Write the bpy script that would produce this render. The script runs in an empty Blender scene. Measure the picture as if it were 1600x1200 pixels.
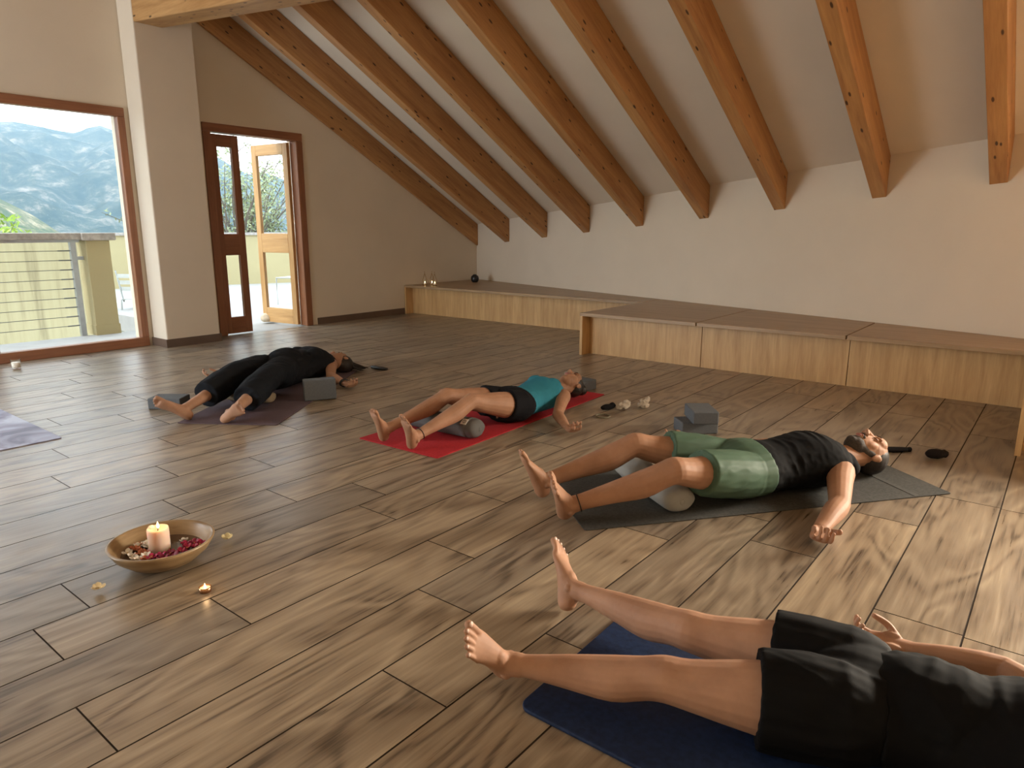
import bpy, bmesh, math, random
import numpy as np
from mathutils import Vector, Matrix, noise as mnoise

random.seed(7)
SC = bpy.context.scene
COL = SC.collection

# ------------------------------------------------------------------ camera
CAM_H = 1.2
YAW, PIT, ROLL = math.radians(51.326), math.radians(-12.506), math.radians(-0.018)
FPX = 1087.75
_f = Vector((math.sin(YAW)*math.cos(PIT), math.cos(YAW)*math.cos(PIT), math.sin(PIT)))
_r0 = Vector((math.cos(YAW), -math.sin(YAW), 0)); _u0 = _r0.cross(_f)
RIGHT = _r0*math.cos(ROLL)+_u0*math.sin(ROLL); UP = -_r0*math.sin(ROLL)+_u0*math.cos(ROLL); FWD = _f
cd = bpy.data.cameras.new('camera'); cam = bpy.data.objects.new('camera', cd); COL.objects.link(cam)
cd.sensor_width = 36.0; cd.lens = FPX/1600*36.0; cd.clip_end = 5000; cd.clip_start = 0.05
M = Matrix.Identity(4)
for i in range(3):
    M[i][0] = RIGHT[i]; M[i][1] = UP[i]; M[i][2] = -FWD[i]
M[2][3] = CAM_H
cam.matrix_world = M
SC.camera = cam
def ray(px, py):
    return RIGHT*((px-800)/FPX) - UP*((py-600)/FPX) + FWD
def fl(px, py, z=0.0):            # pixel -> point at height z
    d = ray(px, py); return Vector((0, 0, CAM_H)) + d*((z-CAM_H)/d.z)
def at_y(px, py, y):              # pixel -> point on a plane y = const
    d = ray(px, py); return Vector((0, 0, CAM_H)) + d*(y/d.y)

# ------------------------------------------------------------------ world, lights, exposure
w = bpy.data.worlds.new('world'); SC.world = w; w.use_nodes = True
bg = w.node_tree.nodes['Background']
bg.inputs[0].default_value = (0.72, 0.87, 1.0, 1); bg.inputs[1].default_value = 4.0
def area(name, loc, target, sx, sy, power, color, spread=180):
    l = bpy.data.lights.new(name, 'AREA'); l.shape = 'RECTANGLE'; l.size = sx; l.size_y = sy; l.energy = power; l.color = color; l.spread = math.radians(spread)
    o = bpy.data.objects.new(name, l); COL.objects.link(o); o.location = loc
    o.rotation_euler = (Vector(target)-Vector(loc)).to_track_quat('-Z', 'Y').to_euler(); return o
sun = bpy.data.lights.new('sun', 'SUN'); sun.energy = 1.6; sun.angle = math.radians(12); sun.color = (1.0, 0.93, 0.8)
so = bpy.data.objects.new('sun', sun); COL.objects.link(so)
so.rotation_euler = Vector((0.75, -0.15, -0.85)).to_track_quat('-Z', 'Y').to_euler()
# daylight of the low window in the right wall, beside the camera and out of the photo
area('right_window_light', (6.02, -1.66, 1.32), (2.0, -1.15, .60), 1.5, .95, 300, (1.0, 0.88, 0.71), 125)
# added fill lamp in the left wall opening, brightens right wall and ceiling
area('side_window_light', (-2.75, 6.2, 1.35), (4.0, 5.4, 1.1), 2.2, 2.1, 165, (0.93, 0.97, 1.0))
vs = SC.view_settings
vs.view_transform = 'Standard'; vs.look = 'None'; vs.gamma = 1; vs.use_curve_mapping = False; vs.exposure = 0.12

# ------------------------------------------------------------------ helpers
def tag(o, label=None, cat=None, group=None, kind=None):
    if label: o['label'] = label
    if cat: o['category'] = cat
    if group: o['group'] = group
    if kind: o['kind'] = kind
    return o
def empty(name, loc=(0, 0, 0), rz=0.0):
    o = bpy.data.objects.new(name, None); COL.objects.link(o); o.location = loc; o.rotation_euler = (0, 0, rz)
    o.empty_display_size = 0.1; return o
def link(name, me, mat=None, parent=None, smooth=False):
    o = bpy.data.objects.new(name, me); COL.objects.link(o)
    if mat is not None and not me.materials: me.materials.append(mat)
    if parent is not None: o.parent = parent
    if smooth:
        me.polygons.foreach_set('use_smooth', [True]*len(me.polygons))
    return o
class MB:
    """collects closed shapes into one mesh"""
    def __init__(s): s.v = []; s.f = []
    def add(s, v, f):
        n = len(s.v); s.v += [tuple(p) for p in v]; s.f += [tuple(i+n for i in q) for q in f]
    def box(s, x0, x1, y0, y1, z0, z1):
        s.add([(x0,y0,z0),(x1,y0,z0),(x1,y1,z0),(x0,y1,z0),(x0,y0,z1),(x1,y0,z1),(x1,y1,z1),(x0,y1,z1)],
              [(3,2,1,0),(4,5,6,7),(0,1,5,4),(1,2,6,5),(2,3,7,6),(3,0,4,7)])
    def prism(s, poly, z0, z1):     # poly: ccw list of (x,y)
        n = len(poly)
        s.add([(x,y,z0) for x,y in poly]+[(x,y,z1) for x,y in poly],
              [tuple(range(n-1,-1,-1)), tuple(range(n,2*n))]+[(i,(i+1)%n,n+(i+1)%n,n+i) for i in range(n)])
    def obox(s, c, ax, ay, az):     # oriented box: centre and three half-axis vectors
        c, ax, ay, az = map(Vector, (c, ax, ay, az)); v = []
        for sz in (-1, 1):
            for sx, sy in ((-1,-1),(1,-1),(1,1),(-1,1)): v.append(c+ax*sx+ay*sy+az*sz)
        s.add(v, [(3,2,1,0),(4,5,6,7),(0,1,5,4),(1,2,6,5),(2,3,7,6),(3,0,4,7)])
    def loft(s, secs, n=16, sub=3):
        """secs: (centre, axis_a, ra, axis_b, rb)"""
        P = np.array([list(c)+list(a)+[ra]+list(b)+[rb] for c, a, ra, b, rb in secs], float); out = []
        m = len(P)
        for i in range(m-1):
            p0, p1, p2, p3 = P[max(i-1,0)], P[i], P[i+1], P[min(i+2,m-1)]
            for k in range(sub):
                t = k/sub
                out.append(0.5*((2*p1)+(-p0+p2)*t+(2*p0-5*p1+4*p2-p3)*t*t+(-p0+3*p1-3*p2+p3)*t**3))
        out.append(P[-1]); v = []; f = []
        an = [2*math.pi*k/n for k in range(n)]
        for q in out:
            for a in an: v.append(tuple(q[0:3]+q[3:6]*max(q[6],1e-4)*math.cos(a)+q[7:10]*max(q[10],1e-4)*math.sin(a)))
        R = len(out)
        for i in range(R-1):
            for k in range(n): f.append((i*n+k, i*n+(k+1)%n, (i+1)*n+(k+1)%n, (i+1)*n+k))
        v.append(tuple(out[0][0:3])); v.append(tuple(out[-1][0:3])); a, b = R*n, R*n+1
        for k in range(n): f.append((a, (k+1)%n, k)); f.append((b, (R-1)*n+k, (R-1)*n+(k+1)%n))
        s.add(v, f)
    def limb(s, pts, rad, ref=(0,0,1), n=14, sub=3, round0=True, round1=True):
        pts = [Vector(p) for p in pts]; secs = []
        rad = [r if isinstance(r, tuple) else (r, r) for r in rad]
        T = []
        for i in range(len(pts)):
            a = pts[max(i-1,0)]; b = pts[min(i+1,len(pts)-1)]; T.append((b-a).normalized())
        for p, r, t in zip(pts, rad, T):
            sd = t.cross(Vector(ref))
            if sd.length < 1e-3: sd = t.cross(Vector((0.3,1,0.1)))
            sd.normalize(); u = sd.cross(t).normalized(); secs.append((p, sd, r[0], u, r[1]))
        def cap(sec, t, sg):
            p, a, ra, b, rb = sec; r = min(ra, rb)
            return [(p+t*sg*r*.95, a, ra*.25, b, rb*.25), (p+t*sg*r*.6, a, ra*.78, b, rb*.78)]
        if round0: secs = cap(secs[0], T[0], -1)+secs
        if round1: secs = secs+cap(secs[-1], T[-1], 1)[::-1]
        s.loft(secs, n, sub)
    def ell(s, c, A, B, C, n=14, m=9):   # ellipsoid with half-axis vectors
        c, A, B, C = map(Vector, (c, A, B, C)); v = [c-C]; f = []
        for i in range(1, m):
            ph = -math.pi/2+math.pi*i/m
            for k in range(n):
                th = 2*math.pi*k/n; v.append(c+(A*math.cos(th)+B*math.sin(th))*math.cos(ph)+C*math.sin(ph))
        v.append(c+C); e = len(v)-1
        for k in range(n): f.append((0, 1+(k+1)%n, 1+k)); f.append((e, 1+(m-2)*n+k, 1+(m-2)*n+(k+1)%n))
        for i in range(m-2):
            for k in range(n): f.append((1+i*n+k, 1+i*n+(k+1)%n, 1+(i+1)*n+(k+1)%n, 1+(i+1)*n+k))
        s.add(v, f)
    def lathe(s, prof, c=(0,0,0), n=32):   # closed profile of (r,z)
        v = []; f = []; m = len(prof)
        for r, z in prof:
            for k in range(n): v.append((c[0]+r*math.cos(2*math.pi*k/n), c[1]+r*math.sin(2*math.pi*k/n), c[2]+z))
        for i in range(m-1):
            for k in range(n): f.append((i*n+k, i*n+(k+1)%n, (i+1)*n+(k+1)%n, (i+1)*n+k))
        s.add(v, f)
    def mesh(s, name):
        me = bpy.data.meshes.new(name); me.from_pydata(s.v, [], s.f)
        bm = bmesh.new(); bm.from_mesh(me); bmesh.ops.recalc_face_normals(bm, faces=bm.faces); bm.to_mesh(me); bm.free()
        return me
    def build(s, name, mat, parent=None, smooth=False, bevel=0, seg=2):
        o = link(name, s.mesh(name), mat, parent, smooth)
        if bevel:
            b = o.modifiers.new('bevel', 'BEVEL'); b.width = bevel; b.segments = seg; b.limit_method = 'ANGLE'; b.angle_limit = math.radians(40)
        return o
def box(name, x0, x1, y0, y1, z0, z1, mat, parent=None, bevel=0):
    m = MB(); m.box(x0, x1, y0, y1, z0, z1); return m.build(name, mat, parent, bevel=bevel)
def remesh(mb, name, voxel, smooth=3, wrinkle=None):
    """fuse the overlapping shapes of mb into one continuous skin"""
    tmp = bpy.data.objects.new('tmp', mb.mesh('tmp')); COL.objects.link(tmp)
    r = tmp.modifiers.new('r', 'REMESH'); r.mode = 'VOXEL'; r.voxel_size = voxel; r.adaptivity = 0
    if smooth:
        q = tmp.modifiers.new('s', 'SMOOTH'); q.factor = .5; q.iterations = smooth
    dg = bpy.context.evaluated_depsgraph_get(); me = bpy.data.meshes.new_from_object(tmp.evaluated_get(dg)); me.name = name
    old = tmp.data; bpy.data.objects.remove(tmp); bpy.data.meshes.remove(old)
    me.polygons.foreach_set('use_smooth', [True]*len(me.polygons))
    if wrinkle:
        amp, fr, axis = wrinkle; axis = Vector(axis).normalized(); n = len(me.vertices)
        co = np.empty(n*3, np.float32); no = np.empty(n*3, np.float32); me.vertices.foreach_get('co', co); me.vertices.foreach_get('normal', no)
        co = co.reshape(-1, 3); no = no.reshape(-1, 3); hh = np.empty(n, np.float32); nz = mnoise.noise
        for i in range(n):
            p = Vector(co[i]); q = p - axis*(p.dot(axis)*0.86); w_ = nz(p*fr*.5)
            hh[i] = (.7-abs(nz(q*fr+Vector((w_,w_,0))*.5))*1.8)*(.35+.65*max(0,nz(p*fr*.3+Vector((9,2,4)))+.4)) + .25*nz(q*fr*2.3)
        co += no*(hh*amp)[:, None]; co[:, 2] = np.maximum(co[:, 2], .008); me.vertices.foreach_set('co', co.ravel()); me.update()
    return me

# ------------------------------------------------------------------ materials
class NT:
    def __init__(s, name, rough=.5, spec=.5):
        s.m = bpy.data.materials.new(name); s.m.use_nodes = True; s.t = s.m.node_tree; s.b = s.t.nodes['Principled BSDF']
        s.b.inputs['Roughness'].default_value = rough; s.b.inputs['Specular IOR Level'].default_value = spec
    def n(s, typ, **kw):
        x = s.t.nodes.new(typ)
        for k, v in kw.items():
            if k in x.inputs: x.inputs[k].default_value = v
            else: setattr(x, k, v)
        return x
    def l(s, a, b): s.t.links.new(a, b)
    def coords(s, scale=(1,1,1), rnd=0.0, kind='Object', rot=(0,0,0), pre=0.0):
        tc = s.n('ShaderNodeTexCoord'); mp = s.n('ShaderNodeMapping'); mp.inputs['Scale'].default_value = scale; mp.inputs['Rotation'].default_value = rot
        src = tc.outputs[kind]
        if pre:
            m0 = s.n('ShaderNodeMapping'); m0.inputs['Rotation'].default_value = (0, pre, 0); s.l(src, m0.inputs[0]); src = m0.outputs[0]
        if rnd:
            oi = s.n('ShaderNodeObjectInfo'); ml = s.n('ShaderNodeVectorMath', operation='MULTIPLY_ADD')
            cb = s.n('ShaderNodeCombineXYZ')
            for k in range(3): s.l(oi.outputs['Random'], cb.inputs[k])
            s.l(cb.outputs[0], ml.inputs[0]); ml.inputs[1].default_value = (rnd, rnd*1.7, rnd*.6); s.l(src, ml.inputs[2]); src = ml.outputs[0]
        s.l(src, mp.inputs[0]); return mp.outputs[0]
    def noise(s, vec, scale, detail=3, rough=.55, dist=0.0):
        x = s.n('ShaderNodeTexNoise'); x.inputs['Scale'].default_value = scale; x.inputs['Detail'].default_value = detail
        x.inputs['Roughness'].default_value = rough; x.inputs['Distortion'].default_value = dist; s.l(vec, x.inputs['Vector']); return x.outputs['Fac']
    def ramp(s, fac, stops):
        r = s.n('ShaderNodeValToRGB'); e = r.color_ramp.elements
        while len(e) < len(stops): e.new(.5)
        for el, (p, c) in zip(e, stops): el.position = p; el.color = (c[0], c[1], c[2], 1)
        s.l(fac, r.inputs[0]); return r.outputs[0]
    def math(s, op, a, b=None):
        x = s.n('ShaderNodeMath', operation=op)
        for i, v in enumerate((a, b)):
            if v is None: continue
            if isinstance(v, (int, float)): x.inputs[i].default_value = v
            else: s.l(v, x.inputs[i])
        return x.outputs[0]
    def mix(s, fac, a, b, mode='MIX'):
        x = s.n('ShaderNodeMix', data_type='RGBA', blend_type=mode)
        for sock, v in ((x.inputs[0], fac), (x.inputs[6], a), (x.inputs[7], b)):
            if isinstance(v, (int, float)): sock.default_value = v
            elif isinstance(v, tuple): sock.default_value = (*v, 1)
            else: s.l(v, sock)
        return x.outputs[2]
    def col(s, c):
        if isinstance(c, tuple): s.b.inputs['Base Color'].default_value = (*c, 1)
        else: s.l(c, s.b.inputs['Base Color'])
        return s
    def bump(s, fac, strength=.2, dist=.01):
        x = s.n('ShaderNodeBump'); x.inputs['Strength'].default_value = strength; x.inputs['Distance'].default_value = dist
        s.l(fac, x.inputs['Height']); s.l(x.outputs[0], s.b.inputs['Normal']); return s
def plain(name, c, rough=.5, var=.12, scale=6, bump=0, spec=.5, metal=0):
    t = NT(name, rough, spec); v = t.coords(); f = t.noise(v, scale, 4)
    t.col(t.ramp(f, [(.3, tuple(x*(1-var) for x in c)), (.7, tuple(min(1, x*(1+var)) for x in c))]))
    t.b.inputs['Metallic'].default_value = metal
    if bump: t.bump(t.noise(v, scale*12, 3), bump, .004)
    return t.m
def wood(name, dark, light, axis='X', scale=1.0, rough=.5, knots=False, kind='Object', rnd=9.0, tilt=0.0):
    t = NT(name, rough); sc = {'X': (.7, 9, 9), 'Y': (9, .7, 9), 'Z': (9, 9, .7)}[axis]
    v = t.coords(tuple(x*scale for x in sc), rnd, kind, pre=tilt); n1 = t.noise(v, 1.3, 4, .6, .6); n2 = t.noise(v, 7, 3, .6)
    f = t.math('ADD', t.math('MULTIPLY', n1, .7), t.math('MULTIPLY', n2, .3))
    c = t.ramp(f, [(.33, dark), (.66, light)])
    if knots:
        kv = t.coords({'X': (5, 15, 15), 'Y': (15, 5, 15), 'Z': (15, 15, 5)}[axis], rnd, kind, pre=tilt)
        vo = t.n('ShaderNodeTexVoronoi'); vo.inputs['Scale'].default_value = 1.0; t.l(kv, vo.inputs['Vector'])
        k = t.ramp(vo.outputs['Distance'], [(.10, (1,1,1)), (.16, (0,0,0))])
        c = t.mix(k, c, (dark[0]*.22, dark[1]*.2, dark[2]*.2))
    t.col(c); t.bump(n2, .08, .003); return t.m
MT = {}
def plaster(name, c):
    t = NT(name, .9, .2); v = t.coords(kind='Object'); f = t.noise(v, 2.0, 5); g = t.noise(v, 60, 3)
    t.col(t.ramp(f, [(.3, tuple(x*.95 for x in c)), (.7, c)])); t.bump(g, .12, .004); return t.m
MT['wall'] = plaster('plaster_wall', (.73, .635, .51))
MT['ceil'] = plaster('plaster_ceiling', (.76, .665, .54))
def tile_mat():
    t = NT('wood_look_tile', .34, .6)
    v = t.coords((.9, 3.6, 1), 37.0); n1 = t.noise(v, .9, 3, .5, .5)
    rings = t.math('SINE', t.math('MULTIPLY', n1, 62.0))
    fine = t.noise(t.coords((1.2, 30, 1), 37.0), 2.2, 4, .65, .2)
    big = t.noise(t.coords((1.0, 4.0, 1), 21.0), 1.1, 2)
    a = t.math('ADD', t.math('MULTIPLY', rings, .10), t.math('ADD', t.math('MULTIPLY', fine, .55), t.math('MULTIPLY', big, .4)))
    c = t.ramp(a, [(.28, (.10, .074, .051)), (.40, (.235, .182, .128)), (.60, (.33, .265, .190)), (.80, (.49, .40, .28))])
    oi = t.n('ShaderNodeObjectInfo'); tone = t.ramp(oi.outputs['Random'], [(0, (.80,.80,.82)), (1, (1.12,1.08,1.02))])
    t.col(t.mix(1.0, c, tone, 'MULTIPLY')); t.bump(fine, .10, .003)
    r = t.ramp(fine, [(.3, (.27,.27,.27)), (.7, (.38,.38,.38))]); t.l(r, t.b.inputs['Roughness']); return t.m
MT['tile'] = tile_mat()
MT['grout'] = plain('grout', (.045, .034, .026), .9, spec=.1)
MT['rafter'] = wood('rafter_pine', (.33, .14, .045), (.54, .28, .10), 'X', 1.0, .55, True, tilt=math.radians(-28.4))
MT['beam'] = wood('beam_pine', (.36, .18, .06), (.58, .34, .14), 'Y', 1.0, .55, True)
MT['oak_v'] = wood('oak_front', (.46, .26, .10), (.66, .42, .19), 'Z', 1.4, .45)
MT['oak_top'] = wood('oak_top', (.30, .19, .10), (.44, .30, .17), 'Y', 1.2, .4)
MT['frame'] = wood('red_pine_frame', (.20, .075, .035), (.34, .14, .065), 'Z', 1.0, .4)
MT['frame_h'] = wood('red_pine_rail', (.20, .075, .035), (.34, .14, .065), 'X', 1.0, .4)
MT['door_pine'] = wood('pine_door', (.45, .24, .085), (.66, .40, .17), 'Z', 1.0, .4)
MT['skirting'] = plain('skirting_tile', (.13, .085, .06), .5)
g = NT('window_glass', .0, .5); g.b.inputs['Base Color'].default_value = (1,1,1,1); g.b.inputs['Transmission Weight'].default_value = 1.0; g.b.inputs['IOR'].default_value = 1.02
MT['glass'] = g.m
MT['cream'] = plaster('terrace_cream', (.42, .35, .19))
t = NT('stained_cream', .9, .2); v = t.coords((5, 5, .35)); f = t.noise(v, 1.6, 5, .65)
t.col(t.ramp(f, [(.30, (.27, .225, .125)), (.48, (.40, .34, .19)), (.7, (.44, .38, .22))])); MT['stained'] = t.m
MT['terrace'] = plain('terrace_floor', (.33, .32, .30), .8, .06)
MT['coping'] = plain('coping_stone', (.34, .30, .26), .8, .3, 14)
MT['steel'] = plain('galvanised_steel', (.36, .38, .39), .4, .1, 8, metal=.6)
MT['rope'] = plain('steel_cable', (.12, .12, .11), .5)
MT['stone'] = plain('pale_stone', (.62, .52, .38), .9, .2, 20, .3)

# ------------------------------------------------------------------ the setting
Y_B = 7.578                                     # inside face of the back wall
def wall_x(y): return 6.331 + (y-.229)*0.3028   # inside face of the oblique right wall
def raf_z(x, y): return 4.954 - .54*x + .081*y  # underside of the rafters
CEIL = .335
Y_F = -3.0; X_L = -2.6
# floor: slab and single tiles
slab = MB(); slab.prism([(X_L, Y_F), (wall_x(Y_F), Y_F), (wall_x(Y_B), Y_B), (X_L, Y_B)], -.12, -.0020)
floor = tag(slab.build('floor', MT['grout']), 'wood-look tile floor laid in long staggered rows', kind='structure')
PITCH, TL, G = .2488, 1.262, .0045
known = {0: 2.33, 1: 3.148, 2: 2.585, 3: 1.55, 4: 1.119, 5: 1.494, 6: .523, 7: 1.019, 8: .583, 9: .745, 10: 1.70, 11: 1.33, 12: 1.909, 13: 1.528, 14: 1.13, 15: 1.771, 16: 1.3, 17: .7, 18: 1.853, 19: 1.522, 20: .9, 21: 2.118, 22: 1.86, 23: 2.495, 24: 2.09}
tile_cache = {}
def tile_mesh(L, W):
    k = (round(L, 3), round(W, 3))
    if k not in tile_cache:
        m = MB(); b = .0003
        x0, x1, y0, y1 = 0, k[0], 0, k[1]
        m.add([(x0,y0,-.008),(x1,y0,-.008),(x1,y1,-.008),(x0,y1,-.008),(x0,y0,-b),(x1,y0,-b),(x1,y1,-b),(x0,y1,-b),(x0+b,y0+b,0),(x1-b,y0+b,0),(x1-b,y1-b,0),(x0+b,y1-b,0)],
              [(3,2,1,0),(0,1,5,4),(1,2,6,5),(2,3,7,6),(3,0,4,7),(4,5,9,8),(5,6,10,9),(6,7,11,10),(7,4,8,11),(8,9,10,11)])
        me = m.mesh('floor_tile'); me.materials.append(MT['tile']); me.materials.append(MT['grout'])
        for p_ in me.polygons:
            if p_.normal.z < .9: p_.material_index = 1; tile_cache[k] = me
    return tile_cache[k]
rng = random.Random(3); row = -8
while True:
    y0 = .1155 + PITCH*row; y1 = min(y0+PITCH, Y_B)
    if y0 >= Y_B-.02: break
    xmax = wall_x(y0)-.02; off = known.get(row, rng.uniform(0, TL)); xmin = -1.6 if y0 < 5 else -1.0
    x = off - TL*math.ceil((off-xmin)/TL)
    while x < xmax-.02:
        a, b = max(x, xmin), min(x+TL, xmax)
        if b-a > .05:
            o = bpy.data.objects.new('floor_tile', tile_mesh(b-a-G, y1-y0-G)); COL.objects.link(o); o.parent = floor; o.location = (a+G/2, y0+G/2, 0)
        x += TL
    row += 1
# back wall with openings (window x -2.2..3.305, door 4.10..5.36)
WX0, WX1, WZ1 = -2.2, 3.305, 2.375; DX0, DX1, DZ1 = 4.10, 5.36, 2.337; TH = .30
XR = wall_x(Y_B)
def top_z(x): return raf_z(x, Y_B)+CEIL if x > 1.0 else raf_z(1.0, Y_B)+CEIL-(1.0-x)*.3
mb = MB()
def wall_piece(x0, x1, z0, z1=None):
    if z1 is not None: mb.box(x0, x1, Y_B, Y_B+TH, z0, z1)
    else:
        a, b = top_z(x0)+.1, top_z(x1)+.1
        mb.add([(x0,Y_B,z0),(x1,Y_B,z0),(x1,Y_B,b),(x0,Y_B,a),(x0,Y_B+TH,z0),(x1,Y_B+TH,z0),(x1,Y_B+TH,b),(x0,Y_B+TH,a)],
               [(0,1,2,3),(7,6,5,4),(4,5,1,0),(5,6,2,1),(6,7,3,2),(7,4,0,3)])
wall_piece(X_L-.3, WX0, -.12); wall_piece(WX0, 1.0, WZ1); wall_piece(1.0, WX1, WZ1); wall_piece(WX1, DX0, -.12); wall_piece(DX0, DX1, DZ1); wall_piece(DX1, XR+.35, -.12)
wb = mb.build('wall_back', MT['wall']); tag(wb, 'cream plaster gable wall with window and door', kind='structure')
# pillar
mb = MB(); mb.box(3.35, 3.935, 7.27, Y_B-.002, 0, 3.40); tag(mb.build('wall_pillar', MT['wall'], bevel=.012), 'square plaster pillar between window and door', kind='structure')
# right wall (oblique)
def ext(y, d): return (wall_x(y)+d*.957, y-d*.29)
mb = MB()
def wr(ya, yb, z0, z1=None):
    v = []
    for dx in (0, .3):
        for y_, top in ((ya, 0), (yb, 0), (yb, 1), (ya, 1)): v.append((wall_x(y_)+dx, y_, (z0 if not top else (z1 if z1 is not None else raf_z(wall_x(y_), y_)+CEIL+.05))))
    mb.add(v, [(0,1,2,3),(7,6,5,4),(4,5,1,0),(5,6,2,1),(6,7,3,2),(7,4,0,3)])
wr(Y_F-.3, -2.4, -.12); wr(-2.4, -.9, -.12, .80); wr(-2.4, -.9, 1.80); wr(-.9, Y_B, -.12)
tag(mb.build('wall_right', MT['wall']), 'long low cream plaster wall under the rafters', kind='structure')
# left wall and front wall (behind the camera); the left opening is added for the side fill
mb = MB()
for (y0, y1, z0, z1) in ((Y_F-.3, 5.05, -.12, 4.9), (7.35, Y_B+.3, -.12, 4.9), (5.05, 7.35, 2.45, 4.9)): mb.box(X_L-.3, X_L, y0, y1, z0, z1)
tag(mb.build('wall_left', MT['wall']), 'plaster wall with wide glazed opening', kind='structure')
mb = MB()
mb.box(X_L, wall_x(Y_F)+.3, Y_F-.3, Y_F, -.12, 5.2)
tag(mb.build('wall_front', MT['wall']), 'plain plaster wall behind the viewer', kind='structure')
# ceiling: main slope and the counter slope
def slope(name, pts, th=.2):
    m = MB(); v = [Vector(p) for p in pts]; m.add(v+[p+Vector((0,0,th)) for p in v], [(3,2,1,0),(4,5,6,7),(0,1,5,4),(1,2,6,5),(2,3,7,6),(3,0,4,7)])
    return tag(m.build(name, MT['ceil']), 'sloping white plaster ceiling between rafters', kind='structure')
def cz(x, y): return raf_z(x, y)+CEIL
slope('ceiling', [(1.0,Y_F-.3,cz(1,Y_F-.3)), (wall_x(Y_F-.3)+.3,Y_F-.3,cz(wall_x(Y_F-.3)+.3,Y_F-.3)), (XR+.3,Y_B+.25,cz(XR+.3,Y_B+.25)), (1.0,Y_B+.25,cz(1,Y_B+.25))])
slope('ceiling_counter_slope', [(X_L-.3,Y_F-.3,cz(1,Y_F-.3)-1.1), (1.0,Y_F-.3,cz(1,Y_F-.3)), (1.0,Y_B+.25,cz(1,Y_B+.25)), (X_L-.3,Y_B+.25,cz(1,Y_B+.25)-1.1)])
# rafters
RY = [.475, 1.319, 2.230, 3.103, 4.019, 4.934, 5.788, 6.679]
RW = .115
def rafter(y0, y1, label):
    m = MB(); x0 = 1.02; v = []
    for y in (y0, y1):
        x1 = wall_x(y)-.002
        for x, dz in ((x0, 0), (x1, 0), (x1, CEIL-.004), (x0, CEIL-.004)): v.append((x, y, raf_z(x, y)+dz))
    m.add(v, [(0,1,2,3),(7,6,5,4),(4,5,1,0),(5,6,2,1),(6,7,3,2),(7,4,0,3)])
    return tag(m.build('rafter', MT['rafter'], bevel=.004), label, 'rafter', 'sloping pine rafters under the ceiling')
rafter(Y_B-.045, Y_B-.003, 'dark pine rafter lying flat against the gable wall above the door')
ords = ['nearest', 'second', 'third', 'fourth', 'fifth', 'sixth', 'seventh', 'eighth']
for i, y in enumerate(RY):
    rafter(y, y+RW, f'knotty pine rafter, {ords[i]} counted from the right edge of the photo' if i else 'knotty pine rafter cut by the right edge of the photo')
y = -.37
while y > Y_F:
    rafter(y, y+RW, 'knotty pine rafter behind the viewer, outside the photo'); y -= .88
# purlin beam on the pillar
m = MB(); d = Vector((.0104, -1, -.0866)); p = Vector((3.636, 7.275, 3.12)); L = 9.6
a0, b0 = p, p+Vector((-.28, 0, 0)); a1, b1 = a0+d*L, b0+d*L; hz = Vector((0,0,.335))
m.add([b0,a0,a1,b1,b0+hz,a0+hz,a1+hz,b1+hz], [(0,1,2,3),(7,6,5,4),(4,5,1,0),(5,6,2,1),(6,7,3,2),(7,4,0,3)])
tag(m.build('purlin_beam', MT['beam'], bevel=.012), 'thick pine beam resting on the plaster pillar, top left', 'beam')
# skirting
for n, (x0, x1, y0, y1) in enumerate(((3.338, 3.947, 7.258, 7.27), (3.338, 3.35, 7.27, Y_B), (5.44, 6.95, Y_B-.012, Y_B))):
    tag(box(f'baseboard_{("pillar","pillar_side","back")[n]}', x0, x1, y0, y1, 0, .085, MT['skirting']), kind='structure')
# window frame (fixed panes)
wn = empty('window_1', (0, Y_B, 0)); tag(wn, 'wide window with red-brown pine frame looking onto the terrace', kind='structure')
fy0, fy1 = -.02, .07
box('frame_rail', WX0, WX1, fy0, fy1, WZ1-.085, WZ1, MT['frame_h'], wn, .006)
box('frame_rail', WX0, WX1, fy0, fy1, 0, .094, MT['frame_h'], wn, .006)
box('frame_post', WX1-.07, WX1, fy0, fy1, .094, WZ1-.085, MT['frame'], wn, .006)
box('frame_post', WX0, WX0+.07, fy0, fy1, .094, WZ1-.085, MT['frame'], wn, .006)
for x in (1.93, .55, -.83): box('frame_post', x-.045, x+.045, fy0, fy1, .094, WZ1-.085, MT['frame'], wn, .006)
for x0, x1 in ((WX0+.07, -.875), (-.785, .505), (.595, 1.885), (1.975, WX1-.07)): box('pane', x0, x1, .03, .036, .094, WZ1-.085, MT['glass'], wn)
box('sill', WX0, WX1, .30, .34, -.02, .0, MT['cream'], wn)
# door: frame, fixed narrow leaf, open leaf
dr = empty('door_1', (0, Y_B, 0)); tag(dr, 'pine glazed double door, one leaf opened onto terrace', kind='structure')
for x0, x1 in ((DX0, DX0+.09), (DX1-.09, DX1)): box('door_jamb', x0, x1, -.02, .12, 0, DZ1-.09, MT['frame'], dr, .006)
box('door_head', DX0, DX1, -.02, .12, DZ1-.09, DZ1, MT['frame_h'], dr, .006)
def leaf(name, W, H, mats, parent):
    o = empty(name, (0,0,0)); o.parent = parent; T = .045; s = .085
    for x0, x1 in ((0, s), (W-s, W)): box('stile', x0, x1, 0, T, 0, H, mats[0], o, .004)
    for z0, z1 in ((0, .19), (.90, 1.14), (H-.13, H)): box('rail', s, W-s, 0, T, z0, z1, mats[1], o, .004)
    for z0, z1 in ((.19, .90), (1.14, H-.13)): box('pane', s, W-s, T*.4, T*.6, z0, z1, MT['glass'], o)
    return o
lf = leaf('door_leaf', .345, 2.22, (MT['frame'], MT['frame_h']), dr); lf.location = (DX0+.09, .03, .012)
MT['door_pine_h'] = wood('pine_door_rail', (.45, .24, .085), (.66, .40, .17), 'X', 1.0, .4)
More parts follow.
